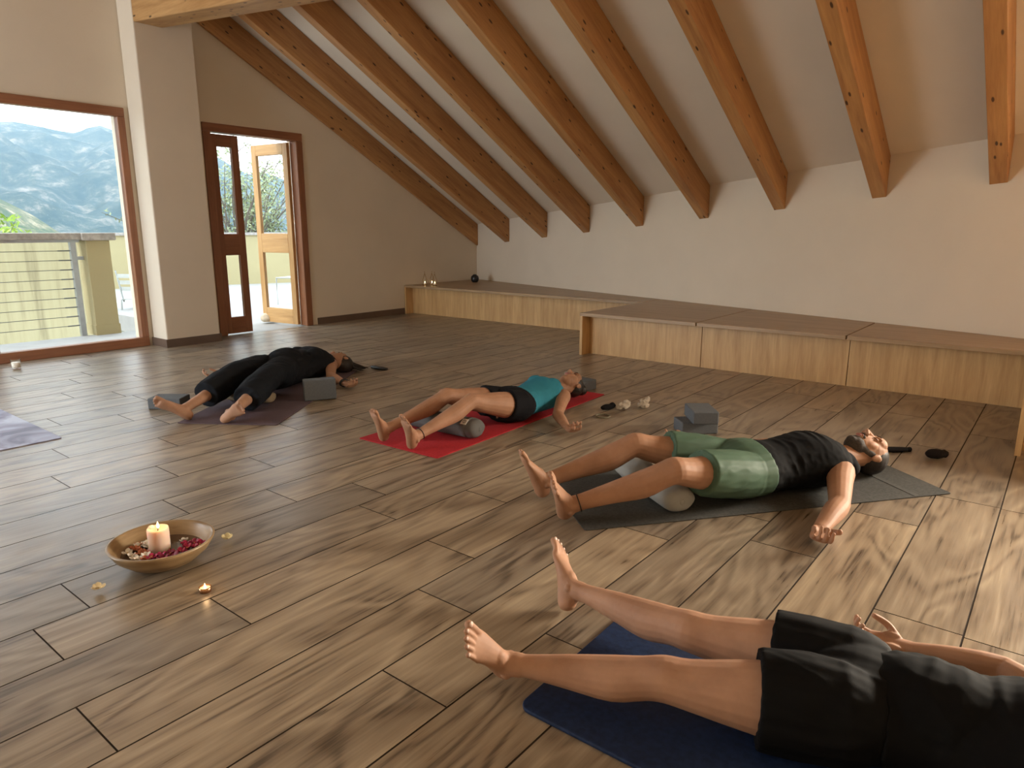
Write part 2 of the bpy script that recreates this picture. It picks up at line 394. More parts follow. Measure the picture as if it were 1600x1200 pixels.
lf2 = leaf('door_leaf', .66, 2.22, (MT['door_pine'], MT['door_pine_h']), dr); lf2.location = (DX1-.10, .11, .012); lf2.rotation_euler = (0, 0, math.radians(97))
m = MB(); m.limb([(.61, -.01, 1.02), (.61, -.055, 1.02)], [.011, .011]); m.limb([(.61, -.055, 1.02), (.52, -.06, 1.02)], [.010, .008]); m.build('handle', MT['steel'], lf2, True)

# ------------------------------------------------------------------ terrace and landscape
m = MB(); m.box(-6, 14, Y_B+.0, 8.98, -.25, -.015); m.box(4.35, 14, 8.98, 17.5, -.25, -.015)
tag(m.build('floor_terrace', MT['terrace']), 'pale paved terrace outside the window', kind='structure')
tag(box('floor_stairwell', -8, 4.35, 8.98, 13, -2.2, -2.0, MT['terrace']), 'pale paving at the bottom of the stairwell', kind='structure')
m = MB(); m.box(-8, 4.35, 11.6, 11.85, -2.0, 1.06); tag(m.build('wall_stairwell', MT['stained']), 'rain-streaked cream wall beyond the cable railing', kind='structure')
m = MB()
m.prism([(4.35, 16.45), (13.5, 12.95), (13.6, 13.2), (4.42, 16.7)], -.2, 1.08); pw = m.build('wall_parapet', MT['cream']); tag(pw, 'yellow cream terrace parapet wall', kind='structure')
m = MB(); m.prism([(4.3, 16.42), (13.5, 12.9), (13.62, 13.25), (4.42, 16.75)], 1.08, 1.14); m.build('coping', MT['coping'], pw)
# cream pillar with stone cap
pp = empty('terrace_pillar', (3.43, 9.03, 0)); tag(pp, 'cream rendered terrace pillar with stone cap at the railing end', 'pillar')
box('shaft', -.13, .13, -.13, .13, -.015, 1.08, MT['cream'], pp, .008); box('plinth', -.137, .137, -.137, .137, -.015, .10, MT['cream'], pp); box('cap', -.17, .19, -.17, .17, 1.08, 1.165, MT['coping'], pp, .01)
# railing
rl = empty('cable_railing', (3.2, 9.0, 0)); tag(rl, 'grey steel terrace railing with horizontal cables', 'railing')
box('post', -.035, .02, -.03, .03, -.015, 1.07, MT['steel'], rl); box('post', -2.6, -2.545, -.03, .03, -.015, 1.07, MT['steel'], rl)
box('handrail', -4.6, .06, -.035, .035, 1.06, 1.09, MT['steel'], rl); box('coping_rail', -4.6, .08, -.10, .10, 1.09, 1.165, MT['coping'], rl, .008)
box('bracket', .02, .09, -.02, .02, .86, .90, MT['steel'], rl)
for k in range(9):
    z = .11+k*.107; m = MB(); m.limb([(-4.6, 0, z), (0, 0, z)], [.004, .004], n=6, sub=1, round0=False, round1=False); c = m.build('cable', MT['rope'], rl)
    m = MB(); m.limb([(-.16, 0, z), (-.04, 0, z)], [.007, .007], n=8, sub=1); m.build('turnbuckle', MT['rope'], c)
# doorstop stone
m = MB(); c = Vector((5.20, 8.30, .05)); m.ell(c, (.12,.03,0), (-.02,.08,0), (0,0,.065)); m.ell(c+Vector((-.05,.0,.01)), (.07,.0,.02), (0,.07,0), (-.02,0,.06))
me = remesh(m, 'stone', .012, 1, (.006, 14, (0,0,1))); tag(link('doorstop_stone', me, MT['stone']), 'rough pale stone holding the open door leaf', 'stone')
# terrace chair seen through the open leaf and a lounger seen through the window
def tube_chair(name, loc, rz, label):
    o = empty(name, loc, rz); tag(o, label, 'chair')
    for s in (-1, 1):
        m = MB(); m.limb([(.22*s,-.25,0), (.22*s,-.25,.40), (.22*s,-.20,.44), (.22*s,.20,.44), (.22*s,.25,.40), (.22*s,.27,0)], [.012]*6); m.build('leg_frame', MT['chair_metal'], o, True)
        m = MB(); m.limb([(.22*s,.2,.44), (.22*s,.30,.86)], [.012]*2); m.build('back_post', MT['chair_metal'], o, True)
    for k in range(6): box('seat_slat', -.22, .22, -.22+k*.075, -.165+k*.075, .44, .452, MT['chair_metal'], o)
    for k in range(3): box('back_slat', -.22, .22, .225+k*.03, .235+k*.03, .58+k*.1, .64+k*.1, MT['chair_metal'], o)
MT['chair_metal'] = plain('pale_chair_metal', (.42, .43, .40), .5)
tube_chair('terrace_chair', (6.9, 10.1, -.015), math.radians(200), 'pale metal terrace chair seen through the open glazed door')
tube_chair('terrace_chair', (4.98, 11.4, -.30), math.radians(120), 'grey slatted terrace chair seen past the cream pillar')

# landscape beyond
def hazy(name, a, b, c, sc):
    t = NT(name, .95, .1); v = t.coords(); f = t.noise(v, sc, 10, .78); t.col(t.ramp(f, [(.42, a), (.53, b), (.64, c)])); return t.m
MT['mount'] = hazy('mountain_scrub', (.015, .035, .03), (.05, .07, .055), (.24, .22, .19), .05)
MT['hill'] = hazy('hillside_scrub', (.05, .08, .02), (.16, .15, .07), (.40, .34, .22), .12)
def terrain(name, r0, r1, azs, prof, mat, label, rough, nr=46, na=130, base=-40):
    v = []; f = []
    for i in range(nr):
        q = i/(nr-1); r = r0+(r1-r0)*q
        for k in range(na):
            az = azs[0]+(azs[1]-azs[0])*k/(na-1); a = math.radians(az)
            x, y = r*math.sin(a), r*math.cos(a)
            h = base+(prof(az)-base)*(q**.85)
            h += rough*(mnoise.fractal(Vector((x, y, 0))*(3.2/rough/ 6), 1.0, 2.1, 6))*(.25+.75*q)*min(1, (1-q)*3+.25)
            v.append((x, y, h))
    for i in range(nr-1):
        for k in range(na-1): f.append((i*na+k, i*na+k+1, (i+1)*na+k+1, (i+1)*na+k))
    me = bpy.data.meshes.new(name); me.from_pydata(v, [], f); o = link(name, me, mat, None, True); return tag(o, label, kind='structure')
def interp(tab):
    xs, ys = zip(*tab)
    return lambda a: float(np.interp(a, xs, ys))
terrain('mountains', 260, 900, (-30, 75), interp([(-30,80),(10,112),(14.9,110),(18,104),(20.5,97),(22,108),(24,104),(28,88),(31,66),(40,42),(75,30)]), MT['mount'], 'hazy blue scrub-covered mountain ridge across the valley', 26)
terrain('hillside', 90, 330, (-40, 24), interp([(-40,40),(5,26),(14.9,15),(18,4),(21,-8),(24,-14)]), MT['hill'], 'near rocky hillside sloping down to the right', 9, 30, 80, -25)
tag(box('valley_ground', -900, 900, 20, 1200, -60, -42, MT['hill']), 'scrub-covered valley floor', kind='structure')
# haze filling the valley
hz = box('haze', -700, 1000, 60, 1100, -42, 330, None); tag(hz, 'blue morning haze in the valley', 'haze', kind='stuff')
hm = bpy.data.materials.new('valley_haze'); hm.use_nodes = True; nt = hm.node_tree; nt.nodes.remove(nt.nodes['Principled BSDF'])
vsn = nt.nodes.new('ShaderNodeVolumeScatter'); vsn.inputs['Color'].default_value = (.50, .76, 1, 1); vsn.inputs['Density'].default_value = .0008
nt.links.new(vsn.outputs[0], nt.nodes['Material Output'].inputs['Volume']); hz.data.materials.append(hm)
# trees
MT['bark'] = plain('bark', (.16, .13, .10), .9, .3, 30)
def leafmat(name, a, b):
    t = NT(name, .6, .3); oi = t.coords(); f = t.noise(oi, 3, 2); t.col(t.ramp(f, [(.3, a), (.7, b)])); t.b.inputs['Subsurface Weight'].default_value = 0; return t.m
MT['olive'] = leafmat('olive_leaf', (.22, .26, .13), (.42, .46, .26)); MT['bright'] = leafmat('bright_leaf', (.14, .24, .03), (.34, .44, .07))
def tree(name, base, H, R, mat, label, seed, nb=26, nl=4200, lsz=.06, bare=.25):
    rg = random.Random(seed); root = empty(name, base); tag(root, label, 'tree', 'trees beyond the terrace wall')
    m = MB(); tips = []
    m.limb([(0,0,-3), (.05,.02,.1*H), (0,.05,.25*H)], [.11, .09, .07], n=8)
    for k in range(nb):
        a = rg.uniform(0, 6.283); e = rg.uniform(.35, 1.3); l = H*rg.uniform(.45, .8)
        p0 = Vector((0,.03,H*rg.uniform(.1,.25))); d = Vector((math.cos(a)*math.cos(e)*R/H*1.5, math.sin(a)*math.cos(e)*R/H*1.5, math.sin(e)))
        p1 = p0+d*l*.5+Vector((rg.uniform(-.1,.1), rg.uniform(-.1,.1), 0)); p2 = p0+d*l+Vector((rg.uniform(-.2,.2), rg.uniform(-.2,.2), rg.uniform(0,.2)))
        m.limb([p0,p1,p2], [.035,.02,.006], n=5, sub=2); tips += [(p1,p2)]
        for j in range(5):
            q = p0.lerp(p2, rg.uniform(.35,.95)); e2 = q+Vector((rg.uniform(-.5,.5), rg.uniform(-.5,.5), rg.uniform(.1,.6)))*.9; m.limb([q,e2], [.010,.004], n=4, sub=1); tips.append((q,e2))
    m.build('branches', MT['bark'], root)
    v = []; f = []
    for k in range(nl):
        a, b = rg.choice(tips); c = a.lerp(b, rg.uniform(bare,1.05))+Vector((rg.gauss(0,.09), rg.gauss(0,.09), rg.gauss(0,.09)))
        d = Vector((rg.uniform(-1,1), rg.uniform(-1,1), rg.uniform(-.6,1))).normalized()*lsz; s = d.cross(Vector((rg.uniform(-1,1),rg.uniform(-1,1),rg.uniform(-1,1)))).normalized()*lsz*.32
        n = len(v); v += [c-d, c+s, c+d, c-s]; f.append((n,n+1,n+2,n+3))
    me = bpy.data.meshes.new('foliage'); me.from_pydata(v, [], f); tag(link('foliage', me, mat, root), kind='stuff')
tree('olive_tree', (10.0, 17.2, -.6), 4.3, 2.6, MT['olive'], 'airy grey-green tree behind the parapet, seen through the open door', 1, 46, 5600, .06)
tree('olive_tree', (12.9, 15.4, -.6), 4.0, 1.6, MT['olive'], 'airy grey-green tree behind the parapet, right of the door leaf glass', 5, 30, 2800, .065)
tree('green_shrub', (6.1, 20.5, -1.9), 3.6, 1.1, MT['bright'], 'bright green shrub peeking over the wall right of the cream pillar', 2, 24, 3600, .09)
tree('green_shrub', (3.4, 19.5, -2.2), 3.9, 1.6, MT['bright'], 'bright green shrub at the left edge above the railing', 3, 26, 4200, .09)

# ------------------------------------------------------------------ storage benches along the right wall
BZ = .414; BT = .032
def bench(y0, y1, xf, label, end_hi=False, end_lo=False, recess=.14):
    o = empty('storage_bench', (xf, y0, 0)); tag(o, label, 'bench', 'oak benches along the right wall')
    def P(x, y): return (x-xf, y-y0)
    g = .006; m = MB(); m.prism([P(xf, y0+g), P(wall_x(y0+g)-.004, y0+g), P(wall_x(y1-g)-.004, y1-g), P(xf, y1-g)], BZ-BT, BZ); m.build('bench_top', MT['oak_top'], o, bevel=.002)
    box('front_panel', recess, recess+.02, g*.5+(.03 if end_lo else 0), y1-y0-g*.5-(.03 if end_hi else 0), 0, BZ-BT-.001, MT['oak_v'], o)
    if end_hi: box('end_panel', .004, wall_x(y1-.03)-xf-.012, y1-y0-.032, y1-y0-.004, 0, BZ-BT-.001, MT['oak_v'], o)
    if end_lo: box('end_panel', .004, wall_x(y0)-xf-.012, .004, .032, 0, BZ-BT-.001, MT['oak_v'], o)
    return o
bench(3.703, Y_B-.004, 6.956, 'far oak bench with candle holders on it, against the gable wall', True)
bench(2.50, 3.70, 5.67, 'oak bench unit with the open end panel beside the step', True)
bench(1.29, 2.50, 5.67, 'middle oak bench unit between two top seams')
bench(.13, 1.29, 5.67, 'oak bench unit with a chipped front edge, near the right edge of the photo')
bench(-2.6, .13, 4.52, 'projecting oak bench whose end panel is cut by the right photo edge', True)

# ------------------------------------------------------------------ small things on the bench
MT['gold'] = plain('brass_wire', (.45, .28, .10), .35, metal=.9); MT['wax'] = plain('white_wax', (.85, .78, .66), .5)
MT['flame'] = NT('candle_flame', .5).m; fb = MT['flame'].node_tree.nodes['Principled BSDF']; fb.inputs['Base Color'].default_value = (1,.6,.2,1); fb.inputs['Emission Color'].default_value = (1,.62,.25,1); fb.inputs['Emission Strength'].default_value = 14
MT['black'] = plain('black_plastic', (.012, .012, .014), .35)
def flame(parent, c, h):
    m = MB(); m.lathe([(.0005,0),(h*.20,h*.25),(h*.17,h*.5),(h*.07,h*.8),(.0005,h)], c, 10); m.build('flame', MT['flame'], parent, True)
def holder(px, py, label):
    p = fl(px, py, BZ); o = empty('tealight_holder', p); tag(o, label, 'candle holder', 'wire tealight holders on the far bench')
    m = MB(); m.lathe([(.001,.0),(.035,.0),(.038,.012),(.034,.014),(.001,.014)], n=18); m.build('dish', MT['gold'], o, True)
    for s in (-1, 1):
        m = MB(); m.limb([(.034*s,0,.01), (.045*s,0,.06), (.02*s,0,.12), (.004*s,0,.16), (.006*s,0,.19)], [.003]*5, n=6); m.build('wire_arm', MT['gold'], o, True)
    m = MB(); m.lathe([(.001,.014),(.02,.014),(.02,.03),(.001,.03)], n=16); m.build('tealight', MT['wax'], o); flame(o, (0,0,.031), .026)
holder(664, 445.5, 'wire tealight holder nearest the gable wall on far bench'); holder(675, 445, 'middle wire tealight holder of three on the far bench'); holder(679.5, 446, 'rightmost wire tealight holder of three on the far bench')
p = fl(742, 441, BZ); o = empty('round_speaker', p); tag(o, 'small round black speaker on the far bench by the corner', 'speaker')
m = MB(); m.lathe([(.001,0),(.035,0),(.055,.02),(.062,.055),(.055,.09),(.035,.108),(.001,.112)], n=24); m.build('body', MT['black'], o, True)
m = MB(); m.lathe([(.022,.105),(.03,.113),(.022,.120),(.012,.113),(.022,.105)], n=20); m.build('top_ring', MT['black'], o, True)

# ------------------------------------------------------------------ mats
def matmat(name, c, var=.15, rough=.85, sc=90):
    t = NT(name, rough, .25); v = t.coords(); f = t.noise(v, sc, 3); g2 = t.noise(v, 3, 3)
    t.col(t.ramp(t.math('ADD', t.math('MULTIPLY', f, .6), t.math('MULTIPLY', g2, .4)), [(.35, tuple(x*(1-var) for x in c)), (.65, tuple(x*(1+var) for x in c))])); t.bump(f, .5, .002); return t.m
def mat_obj(name, corner, dirx, L, W, th, mat, label, rad=.012):
    """corner = near corner; dirx = direction of the length; the width goes to the left of dirx"""
    d = Vector((dirx[0], dirx[1])).normalized(); n = Vector((-d.y, d.x)); o = empty(name, (corner[0], corner[1], 0), math.atan2(d.y, d.x)); tag(o, label, 'yoga mat')
    poly = []
    for cx, cy, a0 in ((L-rad, W-rad, 0), (rad, W-rad, 90), (rad, rad, 180), (L-rad, rad, 270)):
        for k in range(5): a = math.radians(a0+k*22.5); poly.append((cx+rad*math.cos(a), cy+rad*math.sin(a)))
    m = MB(); m.prism(poly, .0005, th); m.build('mat_sheet', mat, o, bevel=.0015); return o
A, B, C = fl(558,686), fl(683,717), fl(945,617)
mat_obj('yoga_mat', B, (C-B), (C-B).length, .62, .005, matmat('red_mat', (.42, .022, .03)), 'red yoga mat under the woman in the teal top')
A, B = fl(914,830), fl(1487,772)
gm = mat_obj('yoga_mat', A, (B-A), (B-A).length, .66, .005, matmat('charcoal_mat', (.062, .062, .058), .3), 'charcoal yoga mat under the bearded man')
m = MB(); m.box((B-A).length-.20, (B-A).length-.17, .004, .656, .005, .0065); m.build('fold_crease', matmat('charcoal_crease', (.075,.075,.07), .2), gm)
A, B, C = fl(277,660), fl(433,665), fl(480,633)
mat_obj('yoga_mat', B, (C-B), 1.75, (A-B).length*.98, .005, matmat('plum_mat', (.12, .085, .10)), 'plum grey yoga mat under the woman in black')
A, C = fl(808,1108), fl(990,1202)
d4 = (C-A).normalized(); NAVY = A.copy()
def navy():
    n = Vector((-d4.y, d4.x, 0)); 
    if n.x < 0: n = -n
    o = empty('yoga_mat', (A.x, A.y, 0), math.atan2(d4.y, d4.x)); tag(o, 'navy blue yoga mat under the nearest person', 'yoga mat')
    L, W, rad = 1.75, .60, .035; poly = []
    for cx, cy, a0 in ((L-rad, W-rad, 0), (rad, W-rad, 90), (rad, rad, 180), (L-rad, rad, 270)):
        for k in range(6): a = math.radians(a0+k*18); poly.append((cx+rad*math.cos(a), cy+rad*math.sin(a)))
    m = MB(); m.prism(poly, .0005, .012); m.build('mat_sheet', matmat('navy_mat', (.012, .026, .075), .3, .6, 60), o, bevel=.004)
navy()
# lavender mat at the left edge
t = NT('tie_dye_mat', .45, .4); v = t.coords(); f = t.noise(v, 2.6, 4, .6, 1.2); t.col(t.ramp(f, [(.38, (.10,.085,.16)), (.5, (.28,.27,.40)), (.64, (.50,.53,.66))])); MT['tiedye'] = t.m
c0, c1, c2 = fl(97,685), fl(0,640), fl(0,704)
mat_obj('yoga_mat', c0, (c1-c0), 1.8, .66, .006, MT['tiedye'], 'lavender tie-dye yoga mat cut by the left photo edge')

# ------------------------------------------------------------------ people
def skinmat(name, a, b):
    t = NT(name, .6, .28); v = t.coords(); f = t.noise(v, 9, 5, .6); t.col(t.ramp(f, [(.3, a), (.7, b)])); t.bump(t.noise(v, 160, 2), .06, .002)
    t.b.inputs['Subsurface Weight'].default_value = .08; t.b.inputs['Subsurface Radius'].default_value = (.02,.008,.004); t.b.inputs['Subsurface Scale'].default_value = .3; return t.m
def cloth(name, c, rough=.85):
    t = NT(name, rough, .1); v = t.coords(); f = t.noise(v, 5, 3); t.col(t.ramp(f, [(.3, tuple(x*.85 for x in c)), (.7, tuple(x*1.12 for x in c))])); t.bump(t.noise(v, 260, 2), .15, .001)
    t.b.inputs['Sheen Weight'].default_value = .0; return t.m
MT['hair'] = plain('dark_hair', (.018, .012, .009), .5, .3, 60); MT['nail'] = plain('pale_nail', (.62,.44,.36), .35)
V = Vector
class Body:
    def __init__(s, J, sc, z0=.004, female=False, head_tilt=8, head_turn=0, thick=1.0):
        s.thick = thick; s.nails = []
        s.J = {k: V(p) for k, p in J.items()}; s.s = sc; s.female = female
        s.u = (s.J['neck']-s.J['pel']); s.u.z = 0; s.u.normalize(); s.r = V((-s.u.y, s.u.x, 0))   # head direction, person's right
        s.tilt = math.radians(head_tilt); s.turn = math.radians(head_turn); s.z0 = z0
    def torso_secs(s, grow=0, t0=-.12, t1=.56, sq=1.0):
        w = [(-.12,.085,.060,.085), (-.07,.150,.088,.098), (0,.172,.102,.108), (.08,.160,.100,.108), (.17,.140,.094,.104), (.28,.152,.104,.112), (.38,.166,.108,.116), (.45,.160,.092,.112), (.50,.110,.070,.108), (.54,.062,.056,.108)]
        if s.female: w = [(-.12,.090,.062,.085), (-.07,.158,.090,.098), (0,.178,.100,.106), (.08,.158,.095,.104), (.17,.128,.086,.098), (.28,.136,.096,.106), (.37,.148,.106,.116), (.44,.142,.086,.108), (.50,.098,.062,.102), (.54,.055,.050,.102)]
        out = []; L = (s.J['neck']-s.J['pel']).length/.52
        for t, a, b, z in w:
            if t < t0-1e-6 or t > t1+1e-6: continue
            c = s.J['pel']+s.u*(t*L); c.z = s.z0+z*s.s; out.append((c, s.r, a*s.s*sq+grow, V((0,0,1)), b*s.s+grow))
        return out
    def leg_pts(s, side):
        h, k, a = s.J['hip'+side], s.J['kn'+side], s.J['an'+side]; dn = V((0,0,-1))
        pts = [h+(h-k)*.05, h.lerp(k,.25), h.lerp(k,.55), h.lerp(k,.85), k+V((0,0,.004)), k.lerp(a,.12), k.lerp(a,.32)+dn*.010*s.s, k.lerp(a,.6)+dn*.004*s.s, k.lerp(a,.88), a]
        r = [.088,.086,.074,.058,.055,.052,.055,.043,.033,.034]
        if s.female: r = [.092,.088,.074,.056,.052,.049,.052,.040,.031,.032]
        return pts, [x*s.s*(s.thick if i < 8 else 1) for i, x in enumerate(r)]
    def add_leg(s, mb, side, toe, medial=None):
        pts, r = s.leg_pts(side); mb.limb(pts, r, n=18)
        k, a = s.J['kn'+side], s.J['an'+side]; q = s.s
        mb.ell(k+V((0,0,.020*q)), s.u*.034*q, s.r*.032*q, V((0,0,.038*q)))           # knee cap
        tv = (V(toe)-a).normalized(); l = (a-k).normalized(); n = (l-tv*l.dot(tv)).normalized()   # n: sole normal
        b = n.cross(tv).normalized(); med = s.r if side == 'L' else -s.r                      # medial direction
        if b.dot(med) < 0: b = -b
        if medial is not None:
            b = V(medial); b = (b-tv*b.dot(tv)).normalized(); n = b.cross(tv)
            if n.dot(l) < 0: n = -n
        P = lambda t, o, w=0: a+tv*(t*q)+n*(o*q)+b*(w*q)
        sec = [(P(-.062,.030), b, .012*q, n, .014*q), (P(-.052,.032), b, .024*q, n, .028*q), (P(-.028,.030), b, .031*q, n, .036*q), (P(.02,.026), b, .031*q, n, .036*q), (P(.065,.030,.002), b, .034*q, n, .029*q), (P(.105,.038,.003), b, .041*q, n, .021*q), (P(.130,.044,.003), b, .044*q, n, .016*q), (P(.148,.047,.002), b, .040*q, n, .012*q), (P(.156,.048), b, .030*q, n, .008*q)]
        mb.loft(sec, 18, 3)
        mb.limb([a-tv*.0+l*-.03, P(.012,.012), P(.05,.018)], [.033*q,.033*q,.026*q], n=14)
        mb.ell(P(-.004,.006,.030), tv*.014*q, n*.014*q, b*.010*q); mb.ell(P(-.006,.010,-.030), tv*.014*q, n*.014*q, b*.010*q)
        toes = [(.031,.058,.0120,.134), (.0125,.056,.0078,.140), (-.0035,.052,.0074,.137), (-.0185,.046,.0072,.130), (-.0325,.040,.0072,.119)]
        for w, ln, rr, st in toes:
            p0 = P(st-.012,.044,w); p1 = P(st+ln*.45,.041,w*1.04); p2 = P(st+ln*.95,.047,w*1.10); mb.limb([p0,p1,p2], [rr*q*.95,rr*q*.90,rr*q*1.02], n=10)
            s.nails.append((p2-n*rr*q*.80+tv*.002, tv*rr*q*.75, b*rr*q*.72, n*rr*q*.30))
        return tv, n, b
    def add_arm(s, mb, side, hand_dir=None, palm=(0,0,1), curl=34):
        sh, e, w = s.J['sh'+side], s.J['el'+side], s.J['wr'+side]; q = s.s; f = .90 if s.female else 1.05
        sg = -1 if side == 'L' else 1
        pts = [sh-s.r*sg*.05*q, sh, sh.lerp(e,.3), sh.lerp(e,.62), sh.lerp(e,.9), e, e.lerp(w,.22), e.lerp(w,.55), e.lerp(w,.86), w]
        r = [.058,.058,.050,.045,.040,.039,.042,.036,.027,.024]
        mb.limb(pts, [(x*q*f, x*q*f*.95) if i < 8 else (x*q*f*1.1, x*q*f*.8) for i, x in enumerate(r)], n=16)
        d = V(hand_dir).normalized() if hand_dir else (w-e).normalized(); p = V(palm); p = (p-d*p.dot(d)).normalized(); sd = d.cross(p).normalized()
        # thumb side: supine with the palm up the thumb points away from the body
        out = s.r*sg
        if sd.dot(out) < 0: sd = -sd
        h = q*.98
        P = lambda t, o, wv: w+d*(t*h)+p*(o*h)+sd*(wv*h)
        mb.loft([(P(-.02,0,0), sd, .026*h, p, .019*h), (P(.012,0,.0), sd, .028*h, p, .018*h), (P(.045,-.002,.002), sd, .038*h, p, .0165*h), (P(.080,-.002,0), sd, .041*h, p, .014*h), (P(.098,-.001,-.001), sd, .036*h, p, .011*h), (P(.104,0,-.001), sd, .02*h, p, .006*h)], 16, 3)
        mb.ell(P(.032,.010,.024), d*.028*h, sd*.014*h, p*.014*h); mb.ell(P(.035,.008,-.022), d*.032*h, sd*.013*h, p*.012*h)
        for wv, ln, rr, cu in ((.029,.074,.0088,.85), (.010,.084,.0090,1.0), (-.010,.078,.0086,1.12), (-.028,.060,.0078,1.25)):
            c0 = math.radians(curl*cu); pt = P(.092,0,wv); ang = c0*.7; pts = [P(.078,0,wv*.95), pt]
            for fr in (.45,.32,.23):
                dirv = d*math.cos(ang)+p*math.sin(ang)+sd*wv*1.2; pt = pt+dirv.normalized()*ln*fr*h; pts.append(pt); ang += c0
            mb.limb(pts, [rr*h*x for x in (1,1.02,.96,.9,.82)], n=10)
        t0 = P(.018,.006,.026); t1 = t0+(d*.55+sd*.65+p*.35).normalized()*.040*h; t2 = t1+(d*.85+sd*.15+p*.45).normalized()*.030*h; t3 = t2+(d*.8-sd*.15+p*.5).normalized()*.022*h
        mb.limb([t0,t1,t2,t3], [.0135*h,.0112*h,.0102*h,.0085*h], n=10)
    def head_frame(s):
        q = s.s*.94; hu = s.u*math.cos(s.tilt)-V((0,0,1))*math.sin(s.tilt); hz = V((0,0,1))*math.cos(s.tilt)+s.u*math.sin(s.tilt); hr = s.r.copy()
        c, sn = math.cos(s.turn), math.sin(s.turn); hz, hr = hz*c+hr*sn, hr*c-hz*sn
        o = s.J['head'].copy()
        return (lambda a, b, c: o+hu*(a*q)+hr*(b*q)+hz*(c*q)), hu, hr, hz, q
    def add_head(s, mb):
        P, hu, hr, hz, q = s.head_frame()
        E = lambda a, b, c, ra, rb, rc: mb.ell(P(a,b,c), hu*ra*q, hr*rb*q, hz*rc*q, 18, 12)
        mb.limb([s.J['neck']-s.u*.03+V((0,0,.0)), s.J['neck'].lerp(P(-.03,0,-.02),.5), P(-.02,0,-.015)], [.062*q,.056*q,.055*q], n=16)
        E(.028,0,-.012,.090,.075,.090); E(-.025,0,.018,.085,.063,.070); E(-.072,0,.026,.046,.050,.050); E(-.103,0,.052,.018,.022,.020); E(.05,0,.045,.05,.058,.042)
        mb.limb([P(.022,0,.080), P(-.002,0,.094), P(-.026,0,.107)], [.009*q,.0105*q,.013*q], n=10)
        for b in (-1, 1):
            E(-.031,.012*b,.097,.010,.010,.010); E(.030,.028*b,.078,.009,.024,.010); E(.010,.031*b,.074,.010,.016,.010); E(-.020,.034*b,.044,.042,.030,.026)
            E(-.004,.077*b,-.008,.030,.008,.018); E(.010,.080*b,-.012,.016,.007,.014)
        E(-.059,0,.084,.006,.022,.009); E(-.070,0,.083,.007,.019,.009)
    def face_details(s, root, mats, brow=True):
        P, hu, hr, hz, q = s.head_frame()
        for b in (-1, 1):
            m = MB(); m.limb([P(.034,.012*b,.0895), P(.039,.030*b,.0885), P(.033,.048*b,.076)], [.0024*q,.0028*q,.0014*q], n=8); m.build('eyebrow', mats['hair'], root, True)
            m = MB(); m.limb([P(.004,.016*b,.0815), P(.001,.031*b,.0845), P(.004,.046*b,.077)], [.0016*q,.002*q,.0014*q], n=6); m.build('eyelash', mats['hair'], root, True)
        m = MB(); m.ell(P(-.059,0,.0865), hu*.0062*q, hr*.021*q, hz*.0085*q); m.ell(P(-.0705,0,.0855), hu*.0072*q, hr*.018*q, hz*.0085*q); m.build('lips', mats['lip'], root, True)
    def garment_leg(s, mb, side, f0, f1, grow, flare=0.0):
        """sleeve round the thigh from fraction f0 to f1 of the hip-knee-ankle chain (0..1 thigh, 1..2 shin)"""
        pts, r = s.leg_pts(side); h, k, a = s.J['hip'+side], s.J['kn'+side], s.J['an'+side]
        fr = [-.05,.25,.55,.85,1,1.12,1.32,1.6,1.88,2.0]; n = 12; P = []; R = []
        for i in range(n+1):
            f = f0+(f1-f0)*i/n; rr = float(np.interp(f, fr, r)); p = h.lerp(k, f) if f <= 1 else k.lerp(a, f-1)
            P.append(p); R.append(rr+grow+flare*i/n)
        zmin = s.z0+.004
        mb.limb(P, R, n=22, round1=False, sub=2)
SK1 = skinmat('skin_tan', (.37, .20, .125), (.49, .28, .18)); SK2 = skinmat('skin_olive', (.32, .165, .095), (.43, .235, .145))
LIP = plain('lip_skin', (.36, .13, .10), .45)
